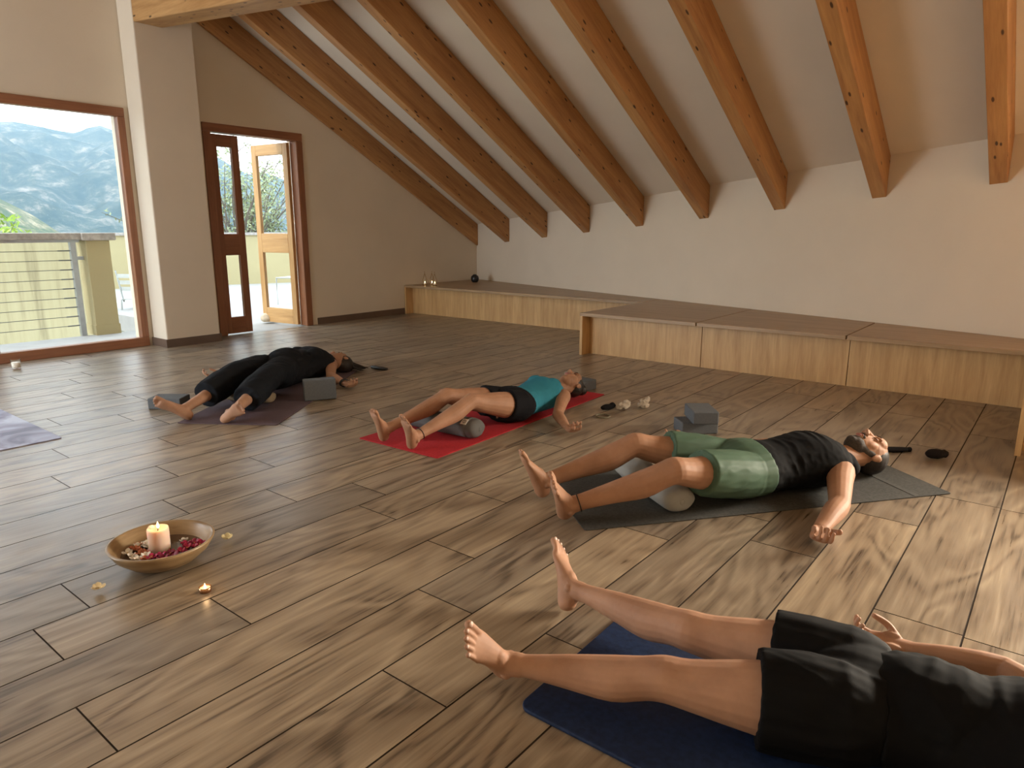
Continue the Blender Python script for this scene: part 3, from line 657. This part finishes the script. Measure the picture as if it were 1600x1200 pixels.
JO = {"P3": {"anL": [2.317, 1.527, 0.081], "anR": [2.438, 1.729, 0.086], "elL": [3.032, 0.648, 0.06], "elR": [3.554, 1.277, 0.058], "head": [3.659, 0.689, 0.124], "hipL": [2.995, 1.028, 0.119], "hipR": [3.105, 1.184, 0.118], "knL": [2.572, 1.192, 0.215], "knR": [2.772, 1.487, 0.22], "neck": [3.508, 0.787, 0.12], "pel": [3.056, 1.102, 0.122], "shL": [3.322, 0.722, 0.109], "shR": [3.6, 0.972, 0.109], "wrL": [2.785, 0.655, 0.035], "wrR": [3.514, 1.544, 0.04]},
 "P2": {"anL": [2.595, 2.709, 0.085], "anR": [2.612, 2.963, 0.078], "elL": [3.534, 2.456, 0.05], "elR": [3.692, 3.137, 0.05], "head": [4.036, 2.694, 0.129], "hipL": [3.374, 2.644, 0.106], "hipR": [3.375, 2.817, 0.107], "knL": [2.971, 2.686, 0.205], "knR": [2.979, 2.895, 0.205], "neck": [3.878, 2.726, 0.104], "pel": [3.379, 2.73, 0.104], "shL": [3.777, 2.579, 0.105], "shR": [3.855, 2.91, 0.094], "wrL": [3.385, 2.285, 0.032], "wrR": [3.549, 3.334, 0.035]},
 "P1": {"anL": [2.392, 4.16, 0.076], "anR": [2.263, 4.446, 0.07], "elL": [3.352, 4.544, 0.055], "elR": [3.1, 5.229, 0.057], "head": [3.663, 4.952, 0.115], "hipL": [3.027, 4.695, 0.125], "hipR": [2.968, 4.865, 0.125], "knL": [2.714, 4.4, 0.17], "knR": [2.612, 4.63, 0.182], "neck": [3.492, 4.95, 0.108], "pel": [3.001, 4.781, 0.13], "shL": [3.53, 4.768, 0.1], "shR": [3.349, 5.078, 0.107], "wrL": [3.306, 4.298, 0.035], "wrR": [2.882, 5.36, 0.04]},
 "P4": {"anL": [1.322, 1.018, 0.074], "anR": [1.687, 1.074, 0.078], "elL": [1.325, -0.03, 0.055], "elR": [2.109, 0.005, 0.055], "head": [1.715, -0.354, 0.13], "hipL": [1.568, 0.278, 0.115], "hipR": [1.735, 0.303, 0.115], "knL": [1.415, 0.655, 0.118], "knR": [1.65, 0.698, 0.118], "neck": [1.728, -0.196, 0.11], "pel": [1.652, 0.284, 0.121], "shL": [1.559, -0.156, 0.11], "shR": [1.898, -0.159, 0.112], "wrL": [1.186, 0.16, 0.04], "wrR": [2.081, 0.238, 0.04]}}
FOOT = {'P3L': ([2.278, 1.506, 0.081], [-0.549, -0.19, 0.814]), 'P3R': ([2.422, 1.74, 0.092], [-0.392, 0.177, 0.903]), 'P2L': ([2.555, 2.729, 0.081], [-0.425, -0.307, 0.852]), 'P2R': ([2.552, 2.963, 0.083], [-0.424, -0.154, 0.893]), 'P4R': ([1.72, 1.12, 0.07], [0.62, 0.526, 0.583]), 'P4L': ([1.279, 1.031, 0.074], [-0.646, -0.014, 0.763]), 'P1L': ([2.22, 4.055, 0.062], [0.115, -0.863, 0.492]), 'P1R': ([2.071, 4.359, 0.072], [-0.769, 0.255, 0.587])}    # ankle and toe direction of each foot
for _k, (_a, _t) in FOOT.items(): JO[_k[:2]]['an'+_k[2]] = _a
def toe(b, person, side): return b.J['an'+side]+V(FOOT[person+side][1])*.2
def anklet(b, side, root, mat, f=.90, r=.040, nm='anklet'):
    k, a = b.J['kn'+side], b.J['an'+side]; c = k.lerp(a, f); t = (a-k).normalized(); A = t.cross(V((0,0,1))).normalized(); B = A.cross(t)
    m = MB(); n = 24; pts = [c+(A*math.cos(2*math.pi*i/n)+B*math.sin(2*math.pi*i/n))*r*b.s for i in range(n+1)]; m.limb(pts, [.0025]*(n+1), n=6, sub=1); m.build(nm, mat, root, True)

# --- bearded man, black tank top and green shorts
b = Body(JO['P3'], 1.06, head_tilt=10); root = empty('person', (b.J['pel'].x, b.J['pel'].y, 0)); tag(root, 'bearded man in black tank top and green shorts lying on charcoal mat', 'person')
inv = Matrix.Translation(-V(root.location))
def part(root, name, me, mat):
    me.transform(Matrix.Translation(-V(root.location))); return link(name, me, mat, root)
def rest(me):
    n = len(me.vertices); co = np.empty(n*3, np.float32); me.vertices.foreach_get('co', co); co = co.reshape(-1, 3)
    x, y = co[:, 0]-NAVY.x, co[:, 1]-NAVY.y; a_, b_ = x*d4.x+y*d4.y, -x*d4.y+y*d4.x
    on = (a_ > 0) & (a_ < 1.75) & (b_ > 0) & (b_ < .60)
    co[:, 2] = np.maximum(co[:, 2], np.where(on, .0125, .0055)); me.vertices.foreach_set('co', co.ravel()); me.update(); return me
def build(mbx, root, name, mat, voxel, smooth, wr=None):
    return part(root, name, rest(remesh(mbx, name, voxel, smooth, wr)), mat)
def finish_small(root, before):
    for o in list(root.children):
        if o.name not in before: o.data.transform(Matrix.Translation(-V(root.location)))
m = MB(); m.loft(b.torso_secs(), 24, 3); b.add_head(m)
b.add_leg(m, 'L', toe(b, 'P3', 'L')); b.add_leg(m, 'R', toe(b, 'P3', 'R')); b.add_arm(m, 'L', (-.85,-.25,-.02), (.15,-.1,1), 40); b.add_arm(m, 'R', None, (0,0,1), 36)
build(m, root, 'body', SK2, .0035, 2)
m = MB(); m.loft(b.torso_secs(.013, .0, .50), 28, 3)
for s_, sg in (('L',-1), ('R',1)): m.limb([b.J['neck']+b.r*sg*.075-b.u*.10+V((0,0,-.03)), b.J['neck']+b.r*sg*.085-b.u*.02+V((0,0,.015)), b.J['neck']+b.r*sg*.085+b.u*.015+V((0,0,-.03))], [.045,.042,.04], n=14)
build(m, root, 'tank_top', cloth('black_cotton', (.006, .006, .0065)), .006, 3, (.006, 20, b.r))
m = MB(); m.loft(b.torso_secs(.018, -.12, .09), 28, 3)
for s_ in 'LR': b.garment_leg(m, s_, 0, .66, .012, .014)
build(m, root, 'shorts', cloth('green_nylon', (.075, .125, .085), .55), .006, 2, (.007, 20, b.u))
P, hu, hr, hz, q = b.head_frame()
m = MB(); m.ell(P(.036,0,-.024), hu*.090*q, hr*.079*q, hz*.088*q, 20, 14); build(m, root, 'hair', MT['hair'], .005, 2)
m = MB(); m.ell(P(-.078,0,.030), hu*.048*q, hr*.055*q, hz*.050*q, 18, 12); m.ell(P(-.104,0,.055), hu*.024*q, hr*.030*q, hz*.024*q)
for sg in (-1, 1): m.limb([P(-.075,.040*sg,.035), P(-.045,.052*sg,.018), P(-.012,.0605*sg,.004), P(.015,.066*sg,-.004)], [(.022*q,.014*q),(.020*q,.010*q),(.015*q,.008*q),(.010*q,.006*q)], n=10, ref=hr)
m.limb([P(-.055,.026,.078), P(-.047,0,.092), P(-.055,-.026,.078)], [.006*q,.007*q,.006*q], n=8)
build(m, root, 'beard', plain('greying_beard', (.05, .038, .03), .8, .5, 120), .004, 1)
n0 = {o.name for o in root.children}; b.face_details(root, {'hair': MT['hair'], 'lip': LIP}); anklet(b, 'L', root, MT['hair'], .93, .036); finish_small(root, n0)

# --- woman in teal top
b = Body(JO['P2'], .96, female=True, head_tilt=6); root = empty('person', (b.J['pel'].x, b.J['pel'].y, 0)); tag(root, 'woman in teal tank top and black shorts lying on red mat', 'person')
m = MB(); m.loft(b.torso_secs(), 24, 3); b.add_head(m)
b.add_leg(m, 'L', toe(b, 'P2', 'L')); b.add_leg(m, 'R', toe(b, 'P2', 'R')); b.add_arm(m, 'L', (-.45,-.85,0), (0,0,1), 45); b.add_arm(m, 'R', None, (0,0,1), 36)
build(m, root, 'body', SK2, .0035, 2)
m = MB(); m.loft(b.torso_secs(.011, .05, .50), 28, 3)
for sg in (-1, 1):
    c = b.J['pel']+b.u*.375+b.r*sg*.07; c.z = .165; m.ell(c, b.u*.065, b.r*.062, V((0,0,.058)))
    m.limb([b.J['neck']+b.r*sg*.07-b.u*.10+V((0,0,-.02)), b.J['neck']+b.r*sg*.075-b.u*.03+V((0,0,.01)), b.J['neck']+b.r*sg*.075+V((0,0,-.03))], [.036,.03,.03], n=12)
build(m, root, 'tank_top', cloth('teal_jersey', (.035, .20, .27)), .006, 3, (.005, 24, b.r))
m = MB(); m.loft(b.torso_secs(.014, -.12, .10), 28, 3)
for s_ in 'LR': b.garment_leg(m, s_, 0, .30, .013, .003)
build(m, root, 'shorts', cloth('black_shorts', (.010, .010, .012)), .006, 2, (.003, 24, b.u))
P, hu, hr, hz, q = b.head_frame()
m = MB(); m.ell(P(.036,0,-.022), hu*.090*q, hr*.081*q, hz*.090*q, 20, 14); m.ell(P(.125,-.02,-.055), hu*.045*q, hr*.05*q, hz*.045*q); build(m, root, 'hair', MT['hair'], .005, 2, (.002, 40, hu))
n0 = {o.name for o in root.children}; b.face_details(root, {'hair': MT['hair'], 'lip': LIP}); anklet(b, 'L', root, MT['hair'], .92, .034); finish_small(root, n0)

# --- woman in black by the pillar
J1 = JO['P1']; J1['neck'] = fl(507,564,.105); J1['head'] = fl(531,566,.088)
b = Body(J1, 1.02, female=True, head_tilt=14, head_turn=40); root = empty('person', (b.J['pel'].x, b.J['pel'].y, 0)); tag(root, 'person in loose black clothes lying near the plaster pillar', 'person')
m = MB(); m.loft(b.torso_secs(), 24, 3); b.add_head(m)
b.add_leg(m, 'L', toe(b, 'P1', 'L')); b.add_leg(m, 'R', toe(b, 'P1', 'R')); b.add_arm(m, 'L', (-.2,-.95,0), (0,0,1), 42); b.add_arm(m, 'R', None, (0,0,1), 38)
build(m, root, 'body', SK1, .005, 3)
m = MB(); m.loft(b.torso_secs(.028, .0, .50, 1.08), 28, 3); c = b.J['pel']+b.u*.12; c.z = .15; m.ell(c, b.u*.20, b.r*.14, V((0,0,.135)))
for sg in (-1, 1):
    c = b.J['pel']+b.u*.36+b.r*sg*.085; c.z = .17; m.ell(c, b.u*.09, b.r*.085, V((0,0,.085)))
    m.limb([b.J['neck']+b.r*sg*.08-b.u*.12+V((0,0,-.02)), b.J['neck']+b.r*sg*.085-b.u*.02+V((0,0,.015)), b.J['neck']+b.r*sg*.085+b.u*.01+V((0,0,-.03))], [.05,.045,.04], n=12)
build(m, root, 'shirt', cloth('black_viscose', (.014, .015, .018)), .007, 3, (.007, 18, b.r))
m = MB(); m.loft(b.torso_secs(.024, -.12, .08), 28, 3)
for s_ in 'LR': b.garment_leg(m, s_, 0, 1.62, .026, .022)
build(m, root, 'trousers', cloth('black_trousers', (.013, .015, .019)), .007, 2, (.009, 17, b.u))
P, hu, hr, hz, q = b.head_frame()
m = MB(); m.ell(P(.034,0,-.024), hu*.094*q, hr*.085*q, hz*.088*q, 20, 14); rg = random.Random(4)
for k in range(46):
    a = rg.uniform(-.8,.8); p0 = P(.06,.06*a,-.05+.04*rg.random()); e = p0+(hu*rg.uniform(.05,.14)+b.r*(a*.12-.06*rg.random())); e.z = .010+.02*rg.random(); md = p0.lerp(e,.5); md.z = max(.014, md.z-.02)+.02*rg.random()
    m.limb([p0, md+b.r*rg.uniform(-.02,.02), e], [.010,.008,.003], n=6)
build(m, root, 'hair', MT['hair'], .006, 0)
n0 = {o.name for o in root.children}; b.face_details(root, {'hair': MT['hair'], 'lip': LIP})
k, a = b.J['elL'], b.J['wrL']; c = k.lerp(a,.93); tt = (a-k).normalized(); Aa = tt.cross(V((0,0,1))).normalized(); Bb = Aa.cross(tt)
for j in range(2):
    m = MB(); m.limb([c+tt*(j*.016-.01)+(Aa*math.cos(i*.2618)*.036+Bb*math.sin(i*.2618)*.028) for i in range(25)], [.005]*25, n=6, sub=1); m.build('bracelet', MT['black'], root, True)
finish_small(root, n0)

# --- nearest person, black shorts and T-shirt
b = Body(JO['P4'], .95, z0=.012, female=True, thick=1.13); root = empty('person', (b.J['pel'].x, b.J['pel'].y, 0)); tag(root, 'nearest person in black T-shirt and shorts, cut by the right photo edge', 'person')
m = MB(); m.loft(b.torso_secs(), 24, 3); b.add_head(m)
b.add_leg(m, 'L', toe(b, 'P4', 'L')); b.add_leg(m, 'R', toe(b, 'P4', 'R')); b.add_arm(m, 'L', None, (0,0,1), 36); b.add_arm(m, 'R', (-.28,.95,.05), (-.25,-.1,1), 38)
build(m, root, 'body', SK1, .003, 2)
m = MB(); m.loft(b.torso_secs(.016, .04, .50, 1.05), 28, 3); c = b.J['pel']+b.u*.16; c.z = .13; m.ell(c, b.u*.2, b.r*.14, V((0,0,.11)))
for s_, sg in (('L',-1), ('R',1)): m.limb([b.J['sh'+s_]-b.r*sg*.06, b.J['sh'+s_], b.J['sh'+s_].lerp(b.J['el'+s_],.45)], [.075,.074,.066], n=16, round1=False)
build(m, root, 't_shirt', cloth('black_tee', (.006, .006, .0065)), .006, 3, (.006, 18, b.r))
m = MB(); m.loft(b.torso_secs(.018, -.12, .10), 28, 3)
for s_ in 'LR': b.garment_leg(m, s_, 0, .46, .017, .012)
build(m, root, 'shorts', cloth('black_sport_shorts', (.006,.006,.0065), .75), .006, 2, (.007, 18, b.u))
P, hu, hr, hz, q = b.head_frame()
m = MB(); m.ell(P(.036,0,-.022), hu*.092*q, hr*.082*q, hz*.090*q, 20, 14); build(m, root, 'hair', MT['hair'], .006, 2)
n0 = {o.name for o in root.children}; b.face_details(root, {'hair': MT['hair'], 'lip': LIP})
for pos, A_, B_, C_ in b.nails:
    m = MB(); m.ell(pos, A_, B_, C_, 10, 6); m.build('toenail', MT['nail'], root, True)
finish_small(root, n0)

# ------------------------------------------------------------------ bolsters and blocks
def bolster(c, ax, L, r, mat, label, flat=.8, tagmat=None):
    ax = V((ax[0], ax[1], 0)).normalized(); o = empty('bolster', (c[0], c[1], 0), math.atan2(ax.y, ax.x)); tag(o, label, 'bolster'); m = MB(); n = 20; secs = []
    for t, k in ((-.5,.15), (-.492,.62), (-.47,.86), (-.43,.97), (-.3,1), (0,1.0), (.3,1), (.43,.97), (.47,.86), (.492,.62), (.5,.15)):
        secs.append((V((t*L,0,.006+r*flat)), V((0,1,0)), r*k, V((0,0,1)), r*k*flat))
    m.loft(secs, 24, 3); me = remesh(m, 'cover', .008, 1, (.004, 16, (1,0,0))); link('cover', me, mat, o)
    for s in (-1, 1):
        m = MB(); m.ell((s*L*.497,0,.006+r*flat), (.006,0,0), (0,.014,0), (0,0,.014)); m.build('end_gather', mat, o, True)
    if tagmat:
        m = MB(); m.loft([(V((-L*.40,0,.006+r*flat)), V((0,1,0)), r*1.025, V((0,0,1)), r*1.025*flat), (V((-L*.33,0,.006+r*flat)), V((0,1,0)), r*1.03, V((0,0,1)), r*1.03*flat)], 24, 1); m.build('carry_strap', mat, o, True)
        m = MB(); a = math.radians(-52); p = V((-L*.365, math.cos(a)*r*1.05, .006+r*flat-math.sin(a)*r*flat*1.05))
        n_ = V((0,math.cos(a),-math.sin(a))).normalized(); tz = n_.cross(V((1,0,0))).normalized(); m.obox(p, (.02,0,0), tz*.02, n_*.0015); tg = m.build('sewn_label', tagmat, o)
        m = MB(); pts = [p+n_*.0022+V((1,0,0))*.011*math.cos(i*.3927)+tz*.011*math.sin(i*.3927) for i in range(17)]; m.limb(pts, [.0012]*17, n=5, sub=1)
        m.limb([p+n_*.0022-tz*.009, p+n_*.0022+tz*.009], [.0011]*2, n=5, sub=1); m.build('label_emblem', MT['black'], o)
    return o
GB = cloth('grey_linen', (.34, .33, .30)); GB2 = cloth('dark_grey_linen', (.13, .125, .12)); TB = cloth('tan_linen', (.26, .20, .13))
J = JO['P3']; mid = (V(J['knL'])+V(J['knR']))/2; u3 = (V(J['neck'])-V(J['pel'])); u3.z = 0; u3.normalize()
kd = V(J['knR'])-V(J['knL']); kd.z = 0; c = fl(1066,782,.07)+kd.normalized()*.27
bolster(c, kd, .54, .081, GB, 'light grey bolster under the bearded man\'s knees', .70)
J = JO['P2']; mid = (V(J['knL'])+V(J['knR']))/2; c = fl(750,669,.07)+V((-.02,.27,0)); bolster(c, V((-.07,1,0)), .54, .079, GB2, 'dark grey bolster with white sewn label under woman\'s knees', .72, plain('label_white', (.7,.68,.62), .7))
J = JO['P1']; mid = (V(J['knL'])+V(J['knR']))/2; c = mid+V((-.06,-.05,0)); kd = V(J['knR'])-V(J['knL']); kd.z = 0; bolster(c, kd, .36, .060, TB, 'tan bolster under the knees of the person in black', .60)
BL = plain('grey_foam', (.105, .115, .125), .75, .1, 80, .15)
def block(c, rz, dims, label, z=0.0, mat=None):
    o = MB(); o.box(-dims[0]/2, dims[0]/2, -dims[1]/2, dims[1]/2, 0, dims[2]); ob = o.build('yoga_block', mat or BL, bevel=.007, seg=3); ob.location = (c[0], c[1], z); ob.rotation_euler = (0,0,rz); tag(ob, label, 'yoga block', 'grey foam yoga blocks'); return ob
# near corners in the photo fix position and turn
a, bb = fl(1066,680), fl(1121,678); d = (bb-a); rz = math.atan2(d.y, d.x); n = V((-math.sin(rz), math.cos(rz), 0))
block(a+d*.5+n*.075, rz, (.225,.15,.076), 'grey foam block at the bottom of the stack beside the man\'s hip')
a2 = fl(1083,663.5,.076); b2 = fl(1119.5,663.5,.076); d2 = (b2-a2); rz2 = math.atan2(d2.y, d2.x); n2 = V((-math.sin(rz2), math.cos(rz2), 0)); block(a2+n2*.1125+V((math.cos(rz2),math.sin(rz2),0))*.075, rz2, (.15,.225,.076), 'grey foam block on top of the stack beside the man\'s hip', .076)
a, bb = fl(476,628.5), fl(521,624.5); d = bb-a; rz = math.atan2(d.y, d.x); n = V((-math.sin(rz), math.cos(rz), 0)); block(a+d.normalized()*.1125+n*.04, rz, (.225,.078,.15), 'grey foam block standing on its edge at the side of the plum mat', .0052)
block(fl(272,640,.0)+V((.02,.10,0)), math.radians(-52), (.225,.15,.076), 'grey foam block lying behind the foot of the person in black')
a = fl(911,613); bb = fl(937.5,606); d = bb-a; rz = math.atan2(d.y, d.x); n = V((-math.sin(rz), math.cos(rz), 0)); block(a+d.normalized()*.09+n*.1125, rz, (.15,.225,.076), 'grey foam block behind the head of the woman in teal')

# ------------------------------------------------------------------ bowl with candle and petals
t = NT('bowl_wood', .35, .5); v = t.coords((2,2,14)); f = t.noise(v, 2.5, 4); t.col(t.ramp(f, [(.35,(.20,.125,.06)),(.65,(.36,.25,.135))])); MT['bowl'] = t.m
bc = fl(258, 893); bc = V((bc.x+.03, bc.y+.07, 0)); bo = empty('wooden_bowl', bc); tag(bo, 'shallow wooden bowl of water with candle and petals on the floor', 'bowl')
m = MB(); m.lathe([(.0005,0),(.075,0),(.115,.018),(.158,.055),(.178,.088),(.180,.094),(.172,.096),(.166,.088),(.146,.056),(.105,.026),(.07,.014),(.0005,.012)], n=48); m.build('bowl_shell', MT['bowl'], bo, True)
t = NT('water', .03, .5); t.b.inputs['Base Color'].default_value = (.10,.06,.035,1); MT['water'] = t.m
m = MB(); m.lathe([(.0005,.050),(.140,.050),(.138,.046),(.0005,.046)], n=40); m.build('water', MT['water'], bo)
t = NT('candle_wax', .45, .4); t.b.inputs['Base Color'].default_value = (.80,.62,.50,1); t.b.inputs['Subsurface Weight'].default_value = .6; t.b.inputs['Subsurface Radius'].default_value = (.03,.018,.01); t.b.inputs['Subsurface Scale'].default_value = 1; MT['candle'] = t.m
ca = empty('pillar_candle', (bc.x-.005, bc.y+.01, .013)); tag(ca, 'lit cream pillar candle standing in the wooden bowl', 'candle')
m = MB(); m.lathe([(.0005,0),(.037,0),(.037,.118),(.036,.124),(.033,.125),(.030,.118),(.012,.112),(.0005,.111)], n=28); m.ell((-.010,.030,.122), (.012,0,0), (0,.006,0), (0,0,.008)); m.build('wax', MT['candle'], ca, True)
m = MB(); m.limb([(0,0,.11), (.002,0,.124)], [.0016,.0014], n=6); m.build('wick', MT['black'], ca); flame(ca, (.002,0,.122), .026)
lp = bpy.data.lights.new('candle_light', 'POINT'); lp.energy = .14; lp.color = (1,.6,.28); lp.shadow_soft_size = .01; lo = bpy.data.objects.new('candle_light', lp); COL.objects.link(lo); lo.location = (bc.x, bc.y, .175)
def flower(name, c, r, mat, label, group, n=5, tilt=0, seed=0):
    rg = random.Random(seed); o = empty(name, c); tag(o, label, 'flower', group)
    for k in range(n):
        a = 6.283*k/n+rg.uniform(-.3,.3); d = V((math.cos(a), math.sin(a), rg.uniform(.1,.7))).normalized(); s = d.cross(V((0,0,1))).normalized(); up = s.cross(d)
        m = MB(); m.loft([(d*r*.05, s, r*.12, up, r*.05), (d*r*.45+up*r*.05, s, r*.42, up, r*.07), (d*r*.8+up*r*.16, s, r*.40, up, r*.06), (d*r*1.02+up*r*.22, s, r*.12, up, r*.04)], 8, 2); m.build('petal', mat, o, True)
    m = MB(); m.ell((0,0,r*.12), (r*.16,0,0), (0,r*.16,0), (0,0,r*.16), 8, 6); m.build('flower_centre', MT['pollen'], o, True)
MT['pollen'] = plain('pollen', (.55,.40,.08), .7); MT['mag'] = plain('magenta_petal', (.42,.012,.09), .5, .3, 40); MT['dmag'] = plain('dark_magenta_petal', (.22,.006,.05), .5, .3, 40); MT['wpet'] = plain('white_petal', (.80,.74,.66), .5, .1, 40); MT['opet'] = plain('rust_petal', (.45,.13,.05), .5, .3, 40)
rg = random.Random(11)
right = V((RIGHT.x, RIGHT.y, 0)).normalized(); fw = V((FWD.x, FWD.y, 0)).normalized()
spots = []
for dx, dy, k in ((.045,-.035,'dmag'),(.02,-.055,'mag'),(.07,-.06,'dmag'),(.075,-.02,'mag'),(.10,-.03,'dmag'),(.085,.01,'mag'),(.11,.015,'mag'),(.065,.045,'mag'),(.095,.05,'dmag'),(.12,.04,'mag'),(-.05,.06,'mag'),(-.03,.075,'dmag'),(-.02,.055,'mag'),(.04,-.08,'dmag'),(.0,-.075,'mag'),
                  (.045,.075,'wpet'),(-.075,.035,'wpet'),(-.095,.02,'wpet'),(-.06,.015,'wpet'),(-.03,-.06,'wpet'),(-.045,-.085,'wpet'),(-.085,-.055,'wpet'),(-.11,-.035,'wpet'),(-.065,-.075,'wpet'),
                  (-.09,-.01,'opet'),(-.11,.0,'opet'),(-.07,-.02,'opet'),(-.045,-.03,'opet'),(-.10,.03,'opet'),(-.015,-.085,'opet'),(-.06,-.045,'opet')):
    p = bc+right*dx+fw*dy
    nm = {'mag':'bright magenta','dmag':'dark magenta','wpet':'white','opet':'rust orange'}[k]
    flower('floating_flower', (p.x, p.y, .053), rg.uniform(.017,.024), MT[k], f'{nm} blossom floating in the wooden bowl', f'{nm} blossoms in the bowl', 5, 0, len(spots)); spots.append(p)
# blossoms and tealight on the floor
p = fl(355,846); flower('blossom', (p.x, p.y, .010), .026, plain('cream_petal', (.72,.62,.35), .6), 'cream blossom on the floor right of the wooden bowl', None, 6, 0, 77)
p = fl(155,924); o = empty('blossom', p)
flower('blossom', (p.x, p.y, .010), .024, plain('cream_petal_b', (.74,.60,.36), .6), 'cream blossom on the floor left below the wooden bowl', None, 6, 0, 78); bpy.data.objects.remove(o)
p = fl(321,924); o = empty('tealight', p); tag(o, 'lit tealight in copper cup on floor below the bowl', 'tealight'); MT['copper'] = plain('copper_cup', (.50,.27,.14), .25, metal=.9)
m = MB(); m.lathe([(.0005,0),(.019,0),(.020,.018),(.0190,.018),(.018,.010),(.0005,.010)], n=24); m.build('cup', MT['copper'], o, True); m = MB(); m.lathe([(.0005,.009),(.0178,.009),(.0178,.013),(.0005,.013)], n=20); m.build('wax', MT['wax'], o); flame(o, (0,0,.012), .018)
lp = bpy.data.lights.new('tealight_light', 'POINT'); lp.energy = .06; lp.color = (1,.6,.28); lp.shadow_soft_size = .008; lo = bpy.data.objects.new('tealight_light', lp); COL.objects.link(lo); lo.location = (p.x, p.y, .04)
# glass candle by the window
p = fl(26,576); o = empty('glass_candle', p); tag(o, 'white candle in a clear glass tumbler on floor by the window', 'candle')
m = MB(); m.lathe([(.0005,0),(.034,0),(.040,.085),(.0375,.085),(.032,.008),(.0005,.008)], n=24); m.build('tumbler', MT['glass'], o, True); m = MB(); m.lathe([(.0005,.009),(.032,.009),(.0355,.055),(.0005,.055)], n=20); m.build('wax', MT['wax'], o, True)

# ------------------------------------------------------------------ socks, straps, phone and ring
def blob(name, c, parts, mat, label, cat, wr=(.004, 34, (1,0,0)), voxel=.005, group=None):
    m = MB()
    for (x, y, z, a, b_, h, rz) in parts:
        A = right*math.cos(rz)+fw*math.sin(rz); Bv = fw*math.cos(rz)-right*math.sin(rz); m.ell(c+right*x+fw*y+V((0,0,z)), A*a, Bv*b_, V((0,0,h)))
    me = remesh(m, name, voxel, 1, wr); me.transform(Matrix.Translation(-V((c.x, c.y, 0)))); o = link(name, me, mat); o.location = (c.x, c.y, 0); tag(o, label, cat, group); return o
BK = cloth('black_wool', (.012,.011,.012)); WK = cloth('cream_knit', (.52,.45,.36))
blob('rolled_sock', fl(949,641), [(0,0,.022,.055,.026,.02,.5), (.035,.02,.03,.025,.02,.02,.4)], BK, 'black rolled sock left of the two cream ones', 'sock')
blob('rolled_sock', fl(975,640), [(-.01,0,.025,.045,.03,.022,.3), (.02,.02,.035,.028,.022,.022,1.2), (-.03,-.01,.016,.02,.02,.014,0)], WK, 'crumpled cream sock between black sock and other cream sock', 'sock', (.018, 60, (1,0,0)))
blob('rolled_sock', fl(1005,638), [(0,0,.022,.04,.028,.02,.1), (.008,.01,.048,.032,.024,.016,.5), (.03,.015,.06,.014,.012,.02,0)], WK, 'crumpled cream sock farthest right of the three socks', 'sock', (.016, 60, (1,0,0)))
blob('rolled_sock', fl(1461,717), [(0,0,.028,.055,.035,.027,.0), (.045,.0,.028,.022,.022,.022,0)], cloth('charcoal_sock', (.02,.016,.016)), 'charcoal rolled sock on floor right of the black strap', 'sock')
p0, p1 = fl(1372,702,.012), fl(1422,702,.012); m = MB(); d = (p1-p0); s = V((0,0,1)).cross(d).normalized()
m.loft([(p0-d*.15, s, .030, V((0,0,1)), .010), (p0+d*.3, s, .032, V((0,0,1)), .012), (p0+d*.8, s, .026, V((0,0,1)), .011), (p0+d*.9, s, .013, V((0,0,1)), .011), (p1, s, .016, V((0,0,1)), .013), (p1+d*.04, s, .008, V((0,0,1)), .008)], 14, 3)
me = m.mesh('folded_strap'); c = (p0+p1)/2; me.transform(Matrix.Translation((-c.x, -c.y, 0))); o = link('folded_strap', me, BK, None, True); o.location = (c.x, c.y, 0); tag(o, 'black folded cloth strap on floor behind the man\'s head', 'strap')
p = fl(592,577); m = MB(); d = (fl(605,579)-fl(579,575)).normalized(); s = V((-d.y, d.x, 0))
m.loft([(-d*.085, s, .020, V((0,0,1)), .009), (-d*.06, s, .028, V((0,0,1)), .014), (d*.04, s, .028, V((0,0,1)), .013), (d*.10, s, .012, V((0,0,1)), .008)], 14, 3); me = m.mesh('glasses_case'); me.transform(Matrix.Translation((0,0,.0145))); o = link('glasses_case', me, MT['black'], None, True); o.location = p; tag(o, 'slim black case on the floor beside the dark hair', 'case')
p = fl(942,651); m = MB(); m.limb([V((math.cos(i*.2618)*.045, math.sin(i*.2618)*.045, .005)) for i in range(25)], [.004]*25, n=6, sub=1); o = m.build('bracelet', plain('beaded_bracelet', (.22,.20,.13), .5, .5, 120), None, True); o.location = p; tag(o, 'thin beaded bracelet on floor below the black sock', 'bracelet')
